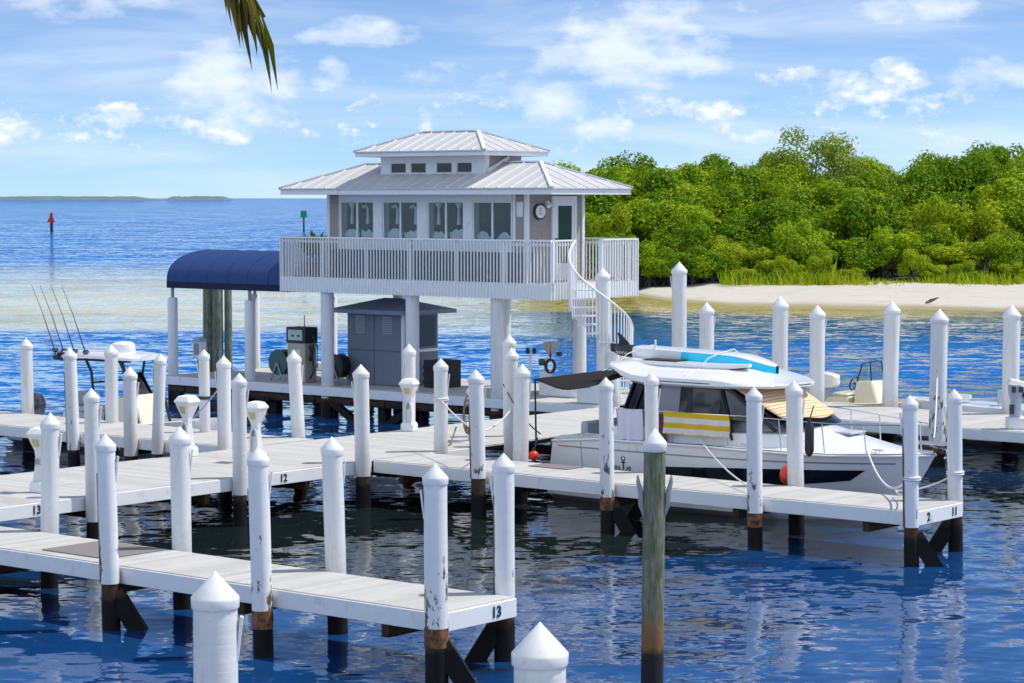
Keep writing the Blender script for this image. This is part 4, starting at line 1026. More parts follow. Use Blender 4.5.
# ------------------------------------------------------------------ motor cruiser
BA, BB = -29.1, 38.0                                       # stern and centre line in the dock frame
def BT(s, w, z): return W(BA+s*.975, BB+w, z)
HALF = [(0,1.48),(1,1.56),(2,1.60),(3.5,1.60),(4.8,1.52),(5.8,1.33),(6.6,1.05),(7.3,.68),(7.8,.36),(8.1,.14),(8.22,.015)]
def half(s): return interp(s, HALF)
def sheer(s): return interp(s, [(0,1.20),(1.5,1.33),(4,1.35),(6.5,1.30),(8.22,1.33)])
def smoothstep(x): x = max(0, min(1, x)); return x*x*(3-2*x)
def cruiser():
    t = thing('motor_cruiser', 'white motor cruiser with dark hull windows, hardtop and raised foredeck beside the finger dock', 'motor boat', BT(4, 0, 0))
    # hull
    st = [.0,.02] + [.3+.2*i for i in range(39)] + [8.0,8.1,8.16,8.22]
    R = []
    for s in st:
        b = half(s); zs = sheer(s); f = smoothstep((s-4.6)/3.6)
        rake = lambda z: s - .0 if s < 4.6 else s - f*(1.15*(1-(z+.5)/(zs+.5)))  # stem rakes forward with height
        zk = -.55 + .5*smoothstep((s-5.5)/2.7); zc = .12+.55*smoothstep((s-4.5)/3.7); bc = b*(.90-.38*f)
        bk = b*(.965-.12*f); zkn = .80+.2*f
        tr = -.30*(1-(0 if s > .3 else 1)) if False else 0
        aft = (lambda z: .28*(z/zs)) if s < .3 else (lambda z: 0)
        P = []
        for w, z in ((-b,zs),(-bk,zkn),(-bc,zc),(-bc*.5,(zk+zc)/2-.03),(0,zk),(bc*.5,(zk+zc)/2-.03),(bc,zc),(bk,zkn),(b,zs)):
            P.append((rake(z)+(aft(z) if z > 0 else 0), w, z))
        R.append(P)
    mb = MB(BT); mb.rings(R, close=False, cap=True); hull = mb.build('hull', M['gel'], t, smooth=True)
    # rub rail along the sheer, style line and boot stripes
    for sg in (-1, 1):
        mb = MB(BT); mb.tube([(s+(.28 if s < .3 else 0), sg*(half(s)+.012), sheer(s)-.02) for s in st if s < 8.2], .028, 6); mb.build('rub_rail', M['gel'], t, smooth=True)
    def hullside(s, z, out=.012, sg=-1):
        b = half(s); zs = sheer(s); f = smoothstep((s-4.6)/3.6); zc = .12+.55*smoothstep((s-4.5)/3.7); bc = b*(.90-.38*f); bk = b*(.965-.12*f); zkn = .80+.2*f
        ww = bk+(b-bk)*(z-zkn)/(zs-zkn) if z > zkn else bc+(bk-bc)*(z-zc)/(zkn-zc)
        so = s if s < 4.6 else s - f*(1.15*(1-(z+.5)/(zs+.5)))
        return (so, sg*(ww+out), z)
    for sg in (-1, 1):
        top = [(2.95,.88),(3.6,.91),(4.6,.96),(5.6,.99),(6.4,1.0),(7.25,1.01)]; bot = [(3.1,.50),(3.6,.54),(4.6,.61),(5.6,.68),(6.4,.74),(7.02,.80)]
        TS = [(2.95+4.3*i/24, 3.1+3.92*i/24) for i in range(25)]
        mb = MB(BT); mb.rings([[hullside(a,interp(a,top),.016,sg), hullside(b_,interp(b_,bot),.016,sg), hullside(b_,interp(b_,bot),-.03,sg), hullside(a,interp(a,top),-.03,sg)] for a, b_ in TS])
        mb.build('hull_window', M['navy'], t)
        mb = MB(BT)
        for z0 in (.20,):
            mb.rings([[hullside(s,z0,.006,sg), hullside(s,z0+.035,.006,sg), hullside(s,z0+.035,-.02,sg), hullside(s,z0,-.02,sg)] for s in (.9,2,3,4,4.8)])
        mb.build('boot_stripe', M['navy'], t)
        mb = MB(BT)
        mb.rings([[hullside(s,1.10+.004*s,.008,sg), hullside(s,1.128+.004*s,.008,sg), hullside(s,1.128+.004*s,-.02,sg), hullside(s,1.10+.004*s,-.02,sg)] for s in [.45+.25*i for i in range(30)]])
        mb.build('style_line', M['grey_metal'], t)
    # side door panel and anchor emblem on the near side
    mb = MB(BT)
    for (s0, s1, z0, z1) in ((1.05,1.066,.72,1.30),(1.62,1.636,.72,1.30),(1.066,1.62,.72,.733)):
        mb.hexa([hullside(s0,z0,.004),hullside(s1,z0,.004),hullside(s1,z0,-.02),hullside(s0,z0,-.02),hullside(s0,z1,.004),hullside(s1,z1,.004),hullside(s1,z1,-.02),hullside(s0,z1,-.02)])
    mb.build('side_door_seam', M['grey_metal'], t)
    mb = MB(BT); c = hullside(2.13,.86,.012); cx, cw = c[0], c[1]
    mb.tube([(cx, cw, .72), (cx, cw, .94)], .011, 6)
    mb.tube([(cx+.045*math.cos(q), cw, .975+.045*math.sin(q)) for q in [6.2832*i/14 for i in range(15)]], .010, 5)
    mb.tube([(cx+.11*math.cos(q), cw, .82+.11*math.sin(q)) for q in [math.pi+math.pi*i/12 for i in range(13)]], .011, 6)
    mb.tube([(cx-.05, cw, .90), (cx+.05, cw, .90)], .010, 5)
    for d in (-.17, -.22, .16): mb.tube([(cx+d, cw, .71), (cx+d*1.04, cw, .83)], .011, 5)
    mb.build('anchor_emblem', M['number_black'], t)
    # deck: raised foredeck, side decks, cockpit
    def deckz(s, q):
        zs = sheer(s)+.015; crown = .40*smoothstep((s-3.2)/1.2)*(1-smoothstep((s-5.2)/2.7))+.05
        k = 1-min(1, abs(q)/.82)**2.4 if abs(q) < .82 else 0
        return zs + crown*k
    mb = MB(BT)
    def dfn(u, v):
        s = 2.0 + 6.18*u; q = 2*v-1; b = half(s)*.985; return (s, q*b, deckz(s, q))
    mb.grid(dfn, 44, 28); mb.build('foredeck', M['gel'], t, smooth=True, recalc=False)
    mb = MB(BT)
    for sg in (-1, 1):
        mb.rings([[(s, sg*half(s)*.985, sheer(s)+.015), (s, sg*(half(s)-.26), sheer(s)+.06), (s, sg*(half(s)-.28), .75)] for s in (.32,.8,1.4,2.02)], close=False, cap=False)
    mb.face([(.30,-1.46,1.22),(.30,1.46,1.22),(.52,1.2,1.30),(.52,-1.2,1.30)]); mb.face([(.52,-1.2,1.30),(.52,1.2,1.30),(.56,1.2,.75),(.56,-1.2,.75)])
    mb.box(.5, 2.05, -1.33, 1.33, .70, .75)
    mb.build('cockpit_coaming', M['gel'], t, recalc=False, solid=.02)
    mb = MB(BT); mb.box(.60,.78,-1.0,1.0,.76,1.56); mb.box(.78,1.25,-1.0,1.0,.76,1.16); mb.box(1.26,2.0,.75,1.2,.76,1.20); mb.box(1.26,2.0,1.05,1.25,1.2,1.55); mb.build('cockpit_seat', M['seat'], t, bev=.04, smooth=True)
    mb = MB(BT); mb.box(-.62, .12, -1.35, 1.35, .36, .44); mb.build('swim_platform', M['gel'], t, bev=.02)
    # cabin: dark glass sides leaning inwards, pillars, windscreen
    yb, yt = 1.27, 1.10
    for sg in (-1, 1):
        mb = MB(BT)
        P = [(1.72,yb,1.42),(4.55,yb,1.46),(4.15,yt,2.43),(2.02,yt,2.43)]
        mb.rings([[(s, sg*w, z) for s, w, z in P], [(s, sg*(w-.03), z) for s, w, z in P]]); sw = mb.build('side_window', M['smoke'], t)
        for (a_, b_) in (((1.72,yb,1.42),(2.05,yt,2.43)), ((1.98,yb,1.42),(2.30,yt,2.43)), ((3.48,yb,1.44),(3.42,yt,2.43)), ((4.55,yb,1.46),(4.15,yt,2.43))):
            mb = MB(BT); mb.bar((a_[0], sg*(a_[1]+.008), a_[2]), (b_[0], sg*(b_[1]+.008), b_[2]), .10, .035); mb.build('pillar', M['dark'], t)
        mb = MB(BT); mb.bar((4.35,sg*(yt+.02),2.40), (5.35,sg*1.02,1.66), .10, .05); mb.build('pillar', M['dark'], t)
        mb = MB(BT); mb.face([(4.22,sg*yt,2.40),(4.62,sg*yb,1.48),(5.42,sg*1.0,1.70)]); mb.build('quarter_window', M['shield'], t)
    mb = MB(BT); mb.hexa([(2.72,-1.275,1.5),(3.22,-1.275,1.5),(3.22,-1.262,1.5),(2.72,-1.262,1.5),(2.74,-1.118,2.42),(3.20,-1.118,2.42),(3.20,-1.105,2.42),(2.74,-1.105,2.42)]); mb.build('window_blind', mat('lilac_grey_blind', (.26,.25,.28), .6, var=.08), t)
    R = []
    for s, b, z in ((1.55,1.26,1.36),(1.70,1.31,1.56),(3.0,1.33,1.57),(4.3,1.30,1.58),(5.0,1.20,1.60),(5.5,1.06,1.60),(5.9,.90,1.52)):
        R.append([(s,-b-.07,1.25),(s,-b,z),(s,-b+.1,z+.02),(s,b-.1,z+.02),(s,b,z),(s,b+.07,1.25)])
    mb = MB(BT); mb.rings(R); mb.build('cabin_trunk', M['gel'], t, smooth=True)
    mb = MB(BT); mb.box(1.9, 4.0, -.9, .9, .8, 1.62); mb.build('cabin_furniture', M['mushroom'], t)
    mb = MB(BT); mb.grid(lambda u, v: (4.30+.28*(1-(2*v-1)**2)+u*(1.25+.05*(1-(2*v-1)**2)), (2*v-1)*(1.10-.10*u), 2.41-.68*u), 6, 10); mb.build('windscreen', M['smoke'], t, smooth=True, recalc=False)
    # hardtop
    def roofhalf(s): return interp(s, [(1.30,.95),(1.45,1.12),(1.8,1.25),(2.4,1.31),(4.0,1.30),(4.5,1.22),(4.9,1.0),(5.15,.7),(5.25,.35)])
    R = []
    for s in (1.30,1.36,1.45,1.6,1.8,2.1,2.4,2.8,3.2,3.6,4.0,4.3,4.6,4.85,5.05,5.18,5.25):
        b = roofhalf(s); lift = .26*smoothstep((2.3-s)/1.0); f = smoothstep((s-3.9)/1.35)
        zb = 2.40+lift+.02*f; zt = 2.58+lift*.72-.12*f; cr = .20*smoothstep((s-1.2)/.8)*(1-f*.75)
        R.append([(s,-b*.94,zb),(s,-b,zb+.05),(s,-b*.99,zt-.02),(s,-b*.90,zt+.02+cr*.15),(s,-b*.6,zt+cr*.72),(s,0,zt+cr),(s,b*.6,zt+cr*.72),(s,b*.90,zt+.02+cr*.15),(s,b*.99,zt-.02),(s,b,zb+.05),(s,b*.94,zb)])
    mb = MB(BT); mb.rings(R); ht = mb.build('hardtop', M['gel'], t, smooth=True)
    mb = MB(BT)
    for sg in (-1, 1): mb.rings([[(s, sg*(roofhalf(s)*.995+.006), 2.475+.008), (s, sg*(roofhalf(s)*.995+.006), 2.50), (s, sg*(roofhalf(s)-.04), 2.50), (s, sg*(roofhalf(s)-.04), 2.475)] for s in (2.6,3,3.5,4.0)])
    mb.build('roof_stripe', M['navy'], ht)
    # rails, cleats, anchor gear
    for sg in (-1, 1):
        mb = MB(BT); P = [(s, sg*max(.06, half(s)-.08), interp(s, [(1.9,1.92),(5,1.94),(6.5,1.86),(8.0,1.86)])) for s in (1.9,2.5,3.2,4,4.8,5.5,6.1,6.6,7.0,7.4,7.7,7.95)]
        mb.tube(P, .014, 6); rl = mb.build('bow_rail', M['steel'], t, smooth=True)
        for s in (1.95,3.2,4.5,5.6,6.4,7.1,7.7):
            mb = MB(BT); b = max(.06, half(s)-.08); z = interp(s, [(1.9,1.92),(5,1.94),(6.5,1.86),(8.0,1.86)])
            mb.tube([(s+.03, sg*(b-.03), sheer(s)+.02), (s-.02, sg*b, z)], .012, 6); mb.build('stanchion', M['steel'], rl)
        for s in (1.2, 4.9, 7.3):
            mb = MB(BT); b = half(s)-.14; z = sheer(s)+.03
            mb.tube([(s-.12,sg*b,z+.05),(s+.12,sg*b,z+.05)], .014, 6); mb.tube([(s-.04,sg*b,z),(s-.04,sg*b,z+.05)], .012, 5); mb.tube([(s+.04,sg*b,z),(s+.04,sg*b,z+.05)], .012, 5); mb.build('cleat', M['steel'], t)
    mb = MB(BT); mb.box(7.75, 8.42, -.07, .07, 1.50, 1.56); mb.tube([(8.1,0,1.50),(8.45,0,1.42),(8.5,0,1.22)], .03, 6); mb.tube([(8.5,-.16,1.3),(8.52,0,1.2),(8.5,.16,1.3)], .025, 6); mb.build('anchor_roller', M['steel'], t)
    mb = MB(BT); mb.box(6.0, 6.55, -.27, .27, deckz(6.3,0)-.02, deckz(6.3,0)+.02); mb.build('deck_hatch', M['seat'], t, bev=.01)
    mb = MB(BT); mb.box(2.3, 2.5, -.3, -.1, 2.75, 2.8); mb.tube([(1.9,-.2,2.7),(1.9,-.2,3.2)], .02, 6); mb.build('roof_antenna', M['white'], t)
    mb = MB(BT); disc(mb, 0, .02, 0, 0, .01, .01) if False else mb.tube([(1.62,-1.35,1.95),(1.62,-1.30,2.28)], .09, 10); mb.build('horn_light', M['gel'], t, bev=.01)
cruiser()
# things on the cruiser
mb = MB(BT); P = []
mb.grid(lambda u, v: (-.42+1.95*u, (2*v-1)*(1.22-.08*math.sin(math.pi*u)), (1-v)*(2.36+.16*u**2-.20*math.sin(math.pi*u)) + v*(2.40+.36*u) - .04*math.sin(math.pi*v)*math.sin(math.pi*u) + .012*math.sin(14*u+3*v)), 14, 14)
bc = mb.build('boat_cover', M['black_fabric'], smooth=True, solid=.008, recalc=False); tag(bc, 'black canvas sun cover stretched aft from the cruiser hardtop', 'cover')
mb = MB(BT)
for w in (-1.2, 1.2): mb.tube([(-.38, w, 1.10), (-.41, w, 2.38 + (.04 if w > 0 else 0))], .02, 6)
mb.tube([(-.41,-1.2,2.37),(-.41,1.2,2.41)], .015, 6)
mb.tube([(-.38,-1.2,1.12),(.45,-1.25,1.28)], .02, 6); mb.tube([(-.38,1.2,1.12),(.45,1.25,1.28)], .02, 6)
o = mb.build('cover_frame', M['dark']); tag(o, 'thin black pole frame holding up the aft end of the black sun cover', 'frame')

def board(name, label, s0, s1, wc, zc, wmax, th, nose_rise, mats, tilt=0.0):
    """a paddleboard lying along the boat; mats = list of (s_from, s_to, material, part name)"""
    t = thing(name, label, 'paddleboard', BT((s0+s1)/2, wc, zc))
    def sec(f):
        b = wmax*(max(0, 1-abs(2*f-1.04)**3.2))**.6 if 0 < f < 1 else .0
        b = max(b, .05); s = s0+(s1-s0)*f; z = zc + tilt*f + nose_rise*max(0, (f-.72)/.28)**2 + .05*max(0, (.18-f)/.18)**2
        tt = th*(.55+.45*min(1, 5*min(f, 1-f)+.1))
        return [(s, wc-b, z), (s, wc-b*.92, z+tt*.42), (s, wc-b*.6, z+tt*.52), (s, wc, z+tt*.55), (s, wc+b*.6, z+tt*.52), (s, wc+b*.92, z+tt*.42), (s, wc+b, z), (s, wc+b*.9, z-tt*.4), (s, wc, z-tt*.5), (s, wc-b*.9, z-tt*.4)]
    for (f0, f1, m_, pn, ring) in mats:
        mb = MB(BT); n = 16
        fs = [f0+(f1-f0)*i/n for i in range(n+1)]
        if ring is None: mb.rings([sec(f) for f in fs])
        else: mb.rings([[sec(f)[j] for j in ring] for f in fs], close=False, cap=False)
        mb.build(pn, M[m_], t, smooth=True, recalc=(ring is None))
    return t, sec
bt, sec = board('paddleboard', 'long white paddleboard with cyan nose sides and a black tail on the cruiser roof', .55, 4.62, .12, 2.93, .41, .27, -.13,
    [(.0,.19,'dark','tail',None), (.19,.50,'gel','middle',None), (.50,1.0,'gel','nose_top',[1,2,3,4,5]), (.50,1.0,'cyan','nose_sides',[5,6,7,8,9,0,1])], tilt=-.10)
mb = MB(BT); F = [(.72,0,3.02),(1.02,0,3.02),(.98,0,3.10),(.80,0,3.25),(.70,0,3.29),(.74,0,3.15)]
mb.rings([[(s, .11, z) for s, _, z in F], [(s, .13, z) for s, _, z in F]]); mb.build('fin', M['dark'], bt)
mb = MB(BT)                                             # pale lettering like squiggle on the black tail
P = [(.80+.03*i, .12-.40*(max(0,1-abs(2*((.25+.03*i)/4.07)-1.04)**3.2))**.6-.012, 2.905+.035*math.sin(i*2.2)) for i in range(13)]
mb.tube(P, .011, 5); mb.build('tail_mark', M['gel'], bt)
bt2, _ = board('paddleboard', 'lower white paddleboard with a black grip, strapped flat under the cyan one', 1.25, 4.35, -.42, 2.775, .36, .11, .05,
    [(.0,1.0,'gel','board_body',None)], tilt=-.02)
mb = MB(BT); mb.grid(lambda u, v: (1.9+.85*u, -.42+(2*v-1)*.24, 2.842), 2, 2); mb.build('grip_pad', M['dark'], bt2, solid=.008, recalc=False)
mb = MB(BT)
for s in (1.35, 3.35): mb.tube([(s,-1.22,2.62),(s+.05,-.80,2.72),(s+.1,-.55,2.92),(s+.15,-.22,3.0),(s+.15,.25,3.06),(s+.1,.6,2.92),(s,1.2,2.62)], .010, 5)
tag(mb.build('tie_strap', M['rope']), 'pale tie down straps holding the paddleboards to the cruiser roof', 'strap')

mb = MB(BT); mb.grid(lambda u, v: (4.36+.30*(1-(2*v-1)**2)+u*(1.08), (2*v-1)*(1.02-.10*u), 2.425-.545*u+.02*math.sin(9*v)*u), 10, 20)
tag(mb.build('striped_cover', M['cover'], smooth=True, solid=.006, recalc=False), 'orange and tan striped cloth covering the cruiser windscreen', 'cloth')
def towel(name, label, s0, s1, w, z0, z1, m_, ph, drop=0.0):
    mb = MB(BT)
    def fn(u, v):
        s = s0+(s1-s0)*u
        zz = z1 - (z1-z0)*v - drop*u*0
        return (s + .02*math.sin(v*3), w - .035 - .03*math.sin(u*17+ph)*(.3+v) - .012*math.sin(u*41)*v, zz - .015*math.sin(u*math.pi))
    mb.grid(fn, 44, 14)
    mb.grid(lambda u, v: (s0+(s1-s0)*u, w + .02 + .02*math.sin(u*15)*v, z1-(z1-z0)*.8*v - .015*math.sin(u*math.pi)), 30, 8)
    mb.grid(lambda u, v: (s0+(s1-s0)*u, w-.035+.055*v, z1+.008*math.sin(math.pi*v) - .015*math.sin(u*math.pi)), 30, 2)
    o = mb.build(name, M[m_], smooth=True, recalc=False); tag(o, label, 'towel')
towel('white_towel', 'plain white towel hanging on the cruiser rail', 1.98, 2.58, -1.52, 1.15, 1.945, 'towel_white', 0)
towel('striped_towel', 'yellow and white striped towel hanging on the cruiser rail', 3.10, 4.62, -1.52, 1.53, 1.95, 'towel_yellow', 1)
mb = MB(BT); mb.grid(lambda u, v: (2.88+.26*u, -1.50-.03*math.sin(v*6+u*5), 1.93-.62*v-.05*math.sin(u*3)), 8, 10)
tag(mb.build('wet_cloth', mat('dark_red_cloth', (.16,.05,.06), .95, var=.4, vs=9), smooth=True, solid=.012, recalc=False), 'crumpled dark red cloth on the rail left of the yellow towel', 'cloth')
# fenders
def fender(name, label, p, r, ln, m_, ball=False):
    t = thing(name, label, 'fender', W(*p)); mb = MB()
    if ball: mb.lathe(p[0], p[1], [(r*math.sin(math.pi*i/14)+.002, p[2]-r*math.cos(math.pi*i/14)) for i in range(15)], 20)
    else: mb.lathe(p[0], p[1], [(.01,p[2]-ln/2-.06),(r*.5,p[2]-ln/2-.04),(r,p[2]-ln/2+.05),(r,p[2]+ln/2-.05),(r*.5,p[2]+ln/2+.04),(.03,p[2]+ln/2+.08)], 18)
    mb.build('fender_body', M[m_], t, smooth=True); top = p[2] + (r if ball else ln/2+.08)
    mb = MB(); mb.lathe(p[0], p[1], [(.035,top-.02),(.03,top+.05)], 8); mb.build('neck', M['dark'], t)
    mb = MB(); mb.tube([(p[0],p[1],top),(p[0]+.01,p[1]+.12,top+.25)], .012, 5); mb.build('fender_line', M['rope_dark'], t)
fender('ball_fender', 'red ball fender squeezed between cruiser and dock beside a piling', (-22.93, 36.0, 1.0), .20, 0, 'red', True)
fender('black_fender', 'black cylindrical fender hanging from the cruiser rail by a piling', (-22.52, 35.97, 1.68), .085, .52, 'dark')
fender('red_fender', 'small red fender lying at the cruiser stern corner', (-28.93, 36.05, .93), .10, 0, 'red', True)

# ------------------------------------------------------------------ ropes
def rope(label, P, r=.016, sag=0.0, m_='rope', name='mooring_rope'):
    Q = []
    for k in range(len(P)-1):
        a, b = Vector(P[k]), Vector(P[k+1])
        for i in range(12):
            s = i/12; q = a.lerp(b, s); q.z -= 4*sag*s*(1-s)*(b-a).length; Q.append(tuple(q))
    Q.append(P[-1]); mb = MB(); mb.tube(Q, r, 6); tag(mb.build(name, M[m_], smooth=True), label, 'rope')
rope('pale rope looping down from the cruiser bow to the spotted corner piling', [(-21.9,36.95,1.42),(-19.22,33.84,1.50)], .02, .105)
rope('pale rope across from the spotted piling to the piling by number 11', [(-19.13,33.68,1.42),(-20.3,35.2,1.0),(-19.38,35.6,1.32)], .016, .08)
rope('rope from the cruiser side across to the flaking piling by the yellow towel', [(-25.2,36.42,1.45),(-22.17,33.75,1.0)], .014, .03)
rope('thin rope slanting from a walkway piling head down to the deck', [(-34.87,33.3,2.2),(-36.9,33.9,1.0)], .014, .02)
rope('pale rope strung between the walkway piling and the bunched stern pilings', [(-31.2,35.87,1.92),(-28.35,33.68,1.62),(-30.72,37.51,1.62)], .016, .02)
rope('dark rope hanging from the bunched pilings down to the cruiser stern', [(-30.9,37.5,2.15),(-29.2,36.6,1.3)], .014, .06, 'rope_dark')
rope('rope tied from the cruiser bow to the scarred piling behind it', [(-21.3,38.3,1.6),(-25.9,46.7,2.0)], .016, .03)
for (a, b, z, r_, lab, m_) in ((-31.2,35.87,1.92,.152,'white rope wrapped round the walkway corner piling','rope'),(-37.75,35.53,1.62,.13,'black strap wrapped round the thin walkway piling','rope_dark'),
                            (-19.13,33.68,1.42,.137,'white rope wrapped round the spotted corner piling','rope'),(-19.38,35.6,1.32,.139,'white rope wrapped round the piling by number 11','rope')):
    mb = MB()
    for dz in (0, .035): mb.tube([(a+r_*math.cos(6.2832*i/20), b+r_*math.sin(6.2832*i/20), z+dz) for i in range(21)], .018, 5)
    tag(mb.build('rope_wrap', M[m_], smooth=True), lab, 'rope')

# ------------------------------------------------------------------ power pedestals
def pedestal(a, b, label, s=1.0, yaw=0.0, wd=.78):
    loc = W(a, b, .88); t = thing('power_pedestal', label, 'power pedestal', loc)
    cy, sy = math.cos(yaw), math.sin(yaw)
    T = lambda x, y, z: W(a+s*wd*(x*cy-y*sy), b+s*wd*(x*sy+y*cy), .883+s*z)
    q = math.pi/4; k = 1.414
    mb = MB(T); mb.lathe(0, 0, [(.19*k,0),(.19*k,.15),(.155*k,.19),(.135*k,.2)], 4, q); mb.build('base', M['white'], t, bev=.012)
    mb = MB(T); mb.lathe(0, 0, [(.135*k,.195),(.10*k,.45),(.085*k,.62),(.10*k,.74),(.17*k,.90),(.205*k,1.0),(.205*k,1.02)], 4, q); mb.build('body', M['vinyl'], t, bev=.01)
    mb = MB(T); mb.lathe(0, 0, [(.225*k,1.015),(.235*k,1.05),(.16*k,1.14),(.05*k,1.165)], 4, q); mb.build('hood', M['cap'], t, bev=.01)
    mb = MB(T); mb.hexa([(-.07,-.16,.82),(.07,-.16,.82),(.07,-.10,.82),(-.07,-.10,.82),(-.09,-.212,.95),(.09,-.212,.95),(.09,-.15,.95),(-.09,-.15,.95)]); mb.build('lamp_lens', M['lampglow'], t)
    mb = MB(T); mb.box(-.06,.06,-.125,-.08,.50,.60); mb.build('outlet_cover', M['grey_metal'], t)
    mb = MB(T)
    for i in range(3): mb.tube([(.10*math.cos(u_)+.02*i, -.13-.015*i, .62+.30*math.sin(u_)-.25) for u_ in [6.2832*j/16 for j in range(17)]], .014, 5)
    if s > .99 and label.find('hose') < 0: mb.build('coiled_cord', M['rope'], t)
pedestal(-34.45, 38.55, 'flared white power pedestal standing in the open on the walkway before the shed', 1.0, .35)
pedestal(-32.67, 32.1, 'white power pedestal half hidden behind a piling in the middle of the walkway', 1.02, .2)
pedestal(-34.45, 31.95, 'white power pedestal with a yellowed lamp where the back left dock meets the walkway', 1.05, .1)
pedestal(-32.2, 26.4, 'leftmost white power pedestal, mostly hidden behind the leaning piling by number 13', .98, .2)
pedestal(-32.05, 37.95, 'slim white pedestal with the coiled brown hose hanging on it', .99, .2, .62)
mb = MB()
for i in range(6):
    rr = .26+.03*math.sin(i*2.1)
    mb.tube([(-32.0+.10*math.cos(u_)*1.2+.012*i, 37.68-.02*i, 1.52+rr*1.25*math.sin(u_)-.03*i) for u_ in [6.2832*j/20 for j in range(21)]], .017, 5)
mb.tube([(-32.1,37.4,1.2),(-32.05,37.2,.95),(-31.8,36.9,.905),(-31.5,36.3,.905)], .017, 5)
tag(mb.build('water_hose', M['hose'], smooth=True), 'coiled brown water hose hanging on the slim pedestal by the cruiser stern', 'hose')
def lamp_pedestal():
    a, b = -24.35, 47.45
    t = thing('lamp_pedestal', 'grey dock pedestal with a slanted white lamp hood near the right edge', 'lamp pedestal', W(a, b, .88))
    T = lambda x, y, z: W(a+x*.80-y*.6, b+x*.6+y*.80, .883+z)
    mb = MB(T); mb.box(-.2,.2,-.2,.2,0,.26); mb.build('base', M['white'], t, bev=.02)
    mb = MB(T); mb.lathe(0, 0, [(.15,.26),(.12,.5),(.12,.62),(.17,.8),(.18,.98)], 12); mb.build('body', M['seat'], t, smooth=True)
    mb = MB(T); mb.hexa([(-.2,-.17,.98),(.42,-.17,.86),(.42,.17,.86),(-.2,.17,.98),(-.12,-.12,1.12),(.30,-.12,1.02),(.30,.12,1.02),(-.12,.12,1.12)]); mb.build('hood', M['cap'], t, bev=.02)
    mb = MB(T)
    for x in (-.12, .04): mb.box(x, x+.09, -.19, -.15, .82, .95)
    mb.box(.15,.26,-.12,.12,.68,.82); mb.box(-.16,-.06,-.16,-.1,.34,.55); mb.build('outlets', M['motor'], t)
lamp_pedestal()

# ------------------------------------------------------------------ fuel dock things
def shed():
    a0, a1, b0, b1, z0, z1 = -44.65, -42.60, 47.42, 48.86, .885, 2.95
    t = thing('fuel_shed', 'grey two door shed under the dock house deck', 'shed', W((a0+a1)/2, (b0+b1)/2, .885))
    mb = MB(); mb.box(a0, a1, b0, b1, z0, z1); mb.build('wall', M['shed'], t)
    for x0, x1 in ((a0+.03, (a0+a1)/2-.01), ((a0+a1)/2+.01, a1-.06)):
        mb = MB(); mb.box(x0, x1, b0-.03, b0-.002, 1.84, z1-.08); mb.box(x0, x1, b0-.03, b0-.002, z0+.03, 1.82); d = mb.build('door', M['shed'], t, bev=.006)
        mb = MB(); xc = (x0+x1)/2
        mb.box(xc-.17, xc+.17, b0-.042, b0-.031, 2.30, 2.78); v = mb.build('vent', M['grey_metal'], d)
        mb = MB()
        for k in range(7): mb.box(xc-.14, xc+.14, b0-.056, b0-.043, 2.34+.06*k, 2.365+.06*k)
        mb.build('louvre', M['shed'], d)
    mb = MB(); mb.box(a1, a1+.03, b0+.5, b1-.12, 1.95, 2.75); mb.build('side_window', M['navy'], t)
    mb = MB(); mb.box(a1-.05, a1+.03, b0-.02, b0+.06, z0, z1); mb.box(a1, a1+.025, b0+.06, b1, 1.80, 1.88); mb.build('corner_trim', M['white'], t)
    o = .36; hd = (b1-b0)/2+o; A,B_,C_,D_ = (a0-o,b0-o,z1),(a1+o,b0-o,z1),(a1+o,b1+o,z1),(a0-o,b1+o,z1); yc = (b0+b1)/2; R0, R1 = (a0-o+hd,yc,z1+.30),(a1+o-hd,yc,z1+.30)
    mb = MB()
    for f in ((A,B_,R1,R0),(B_,C_,R1),(C_,D_,R0,R1),(D_,A,R0),(A,D_,C_,B_)): mb.face(f)
    mb.build('roof', M['shed_roof'], t)
    mb = MB(); mb.box(a0-o-.012, a1+o+.012, b0-o-.014, b0-o, z1-.10, z1+.01); mb.box(a1+o, a1+o+.014, b0-o, b1+o, z1-.10, z1+.01); mb.build('fascia', M['shed_roof'], t)
shed()
def dispenser():
    a, b = -45.95, 46.95
    t = thing('fuel_dispenser', 'tan fuel dispenser with a black framed display on the fuel dock', 'fuel pump', W(a, b, .885))
    mb = MB(); mb.box(a-.34,a+.34,b-.24,b+.24,.885,1.98); mb.build('cabinet', M['tan'], t, bev=.02)
    mb = MB(); mb.box(a-.37,a+.37,b-.26,b+.26,1.985,2.42); hd = mb.build('display_head', M['dark'], t, bev=.02)
    mb = MB(); mb.box(a-.27,a+.27,b-.275,b-.262,2.06,2.35); dp = mb.build('display', mat('pale_display', (.42,.5,.42), .3, var=.08), hd)
    mb = MB()
    for k in (-.14, .08): mb.box(a+k,a+k+.10,b-.282,b-.276,2.16,2.21)
    mb.build('display_digits', M['number_black'], dp)
    mb = MB(); mb.box(a-.18,a+.18,b-.25,b-.243,1.25,1.8); mb.build('front_panel', M['cream'], t)
    mb = MB(); mb.tube([(a+.36,b-.05,1.5),(a+.46,b-.05,1.75),(a+.44,b-.05,1.95)], .05, 8); mb.tube([(a+.38,b-.1,1.9),(a+.52,b-.12,1.6),(a+.55,b-.1,1.2),(a+.40,b-.1,1.0)], .025, 6); mb.tube([(a+.40,b+.0,2.2),(a+.6,b,1.9),(a+.58,b,1.3)], .02, 6); mb.build('nozzle_hose', M['dark'], t)
    mb = MB(); mb.tube([(a+.1,b,2.42),(a+.1,b,2.75)], .012, 5); mb.build('mast', M['dark'], t)
dispenser()
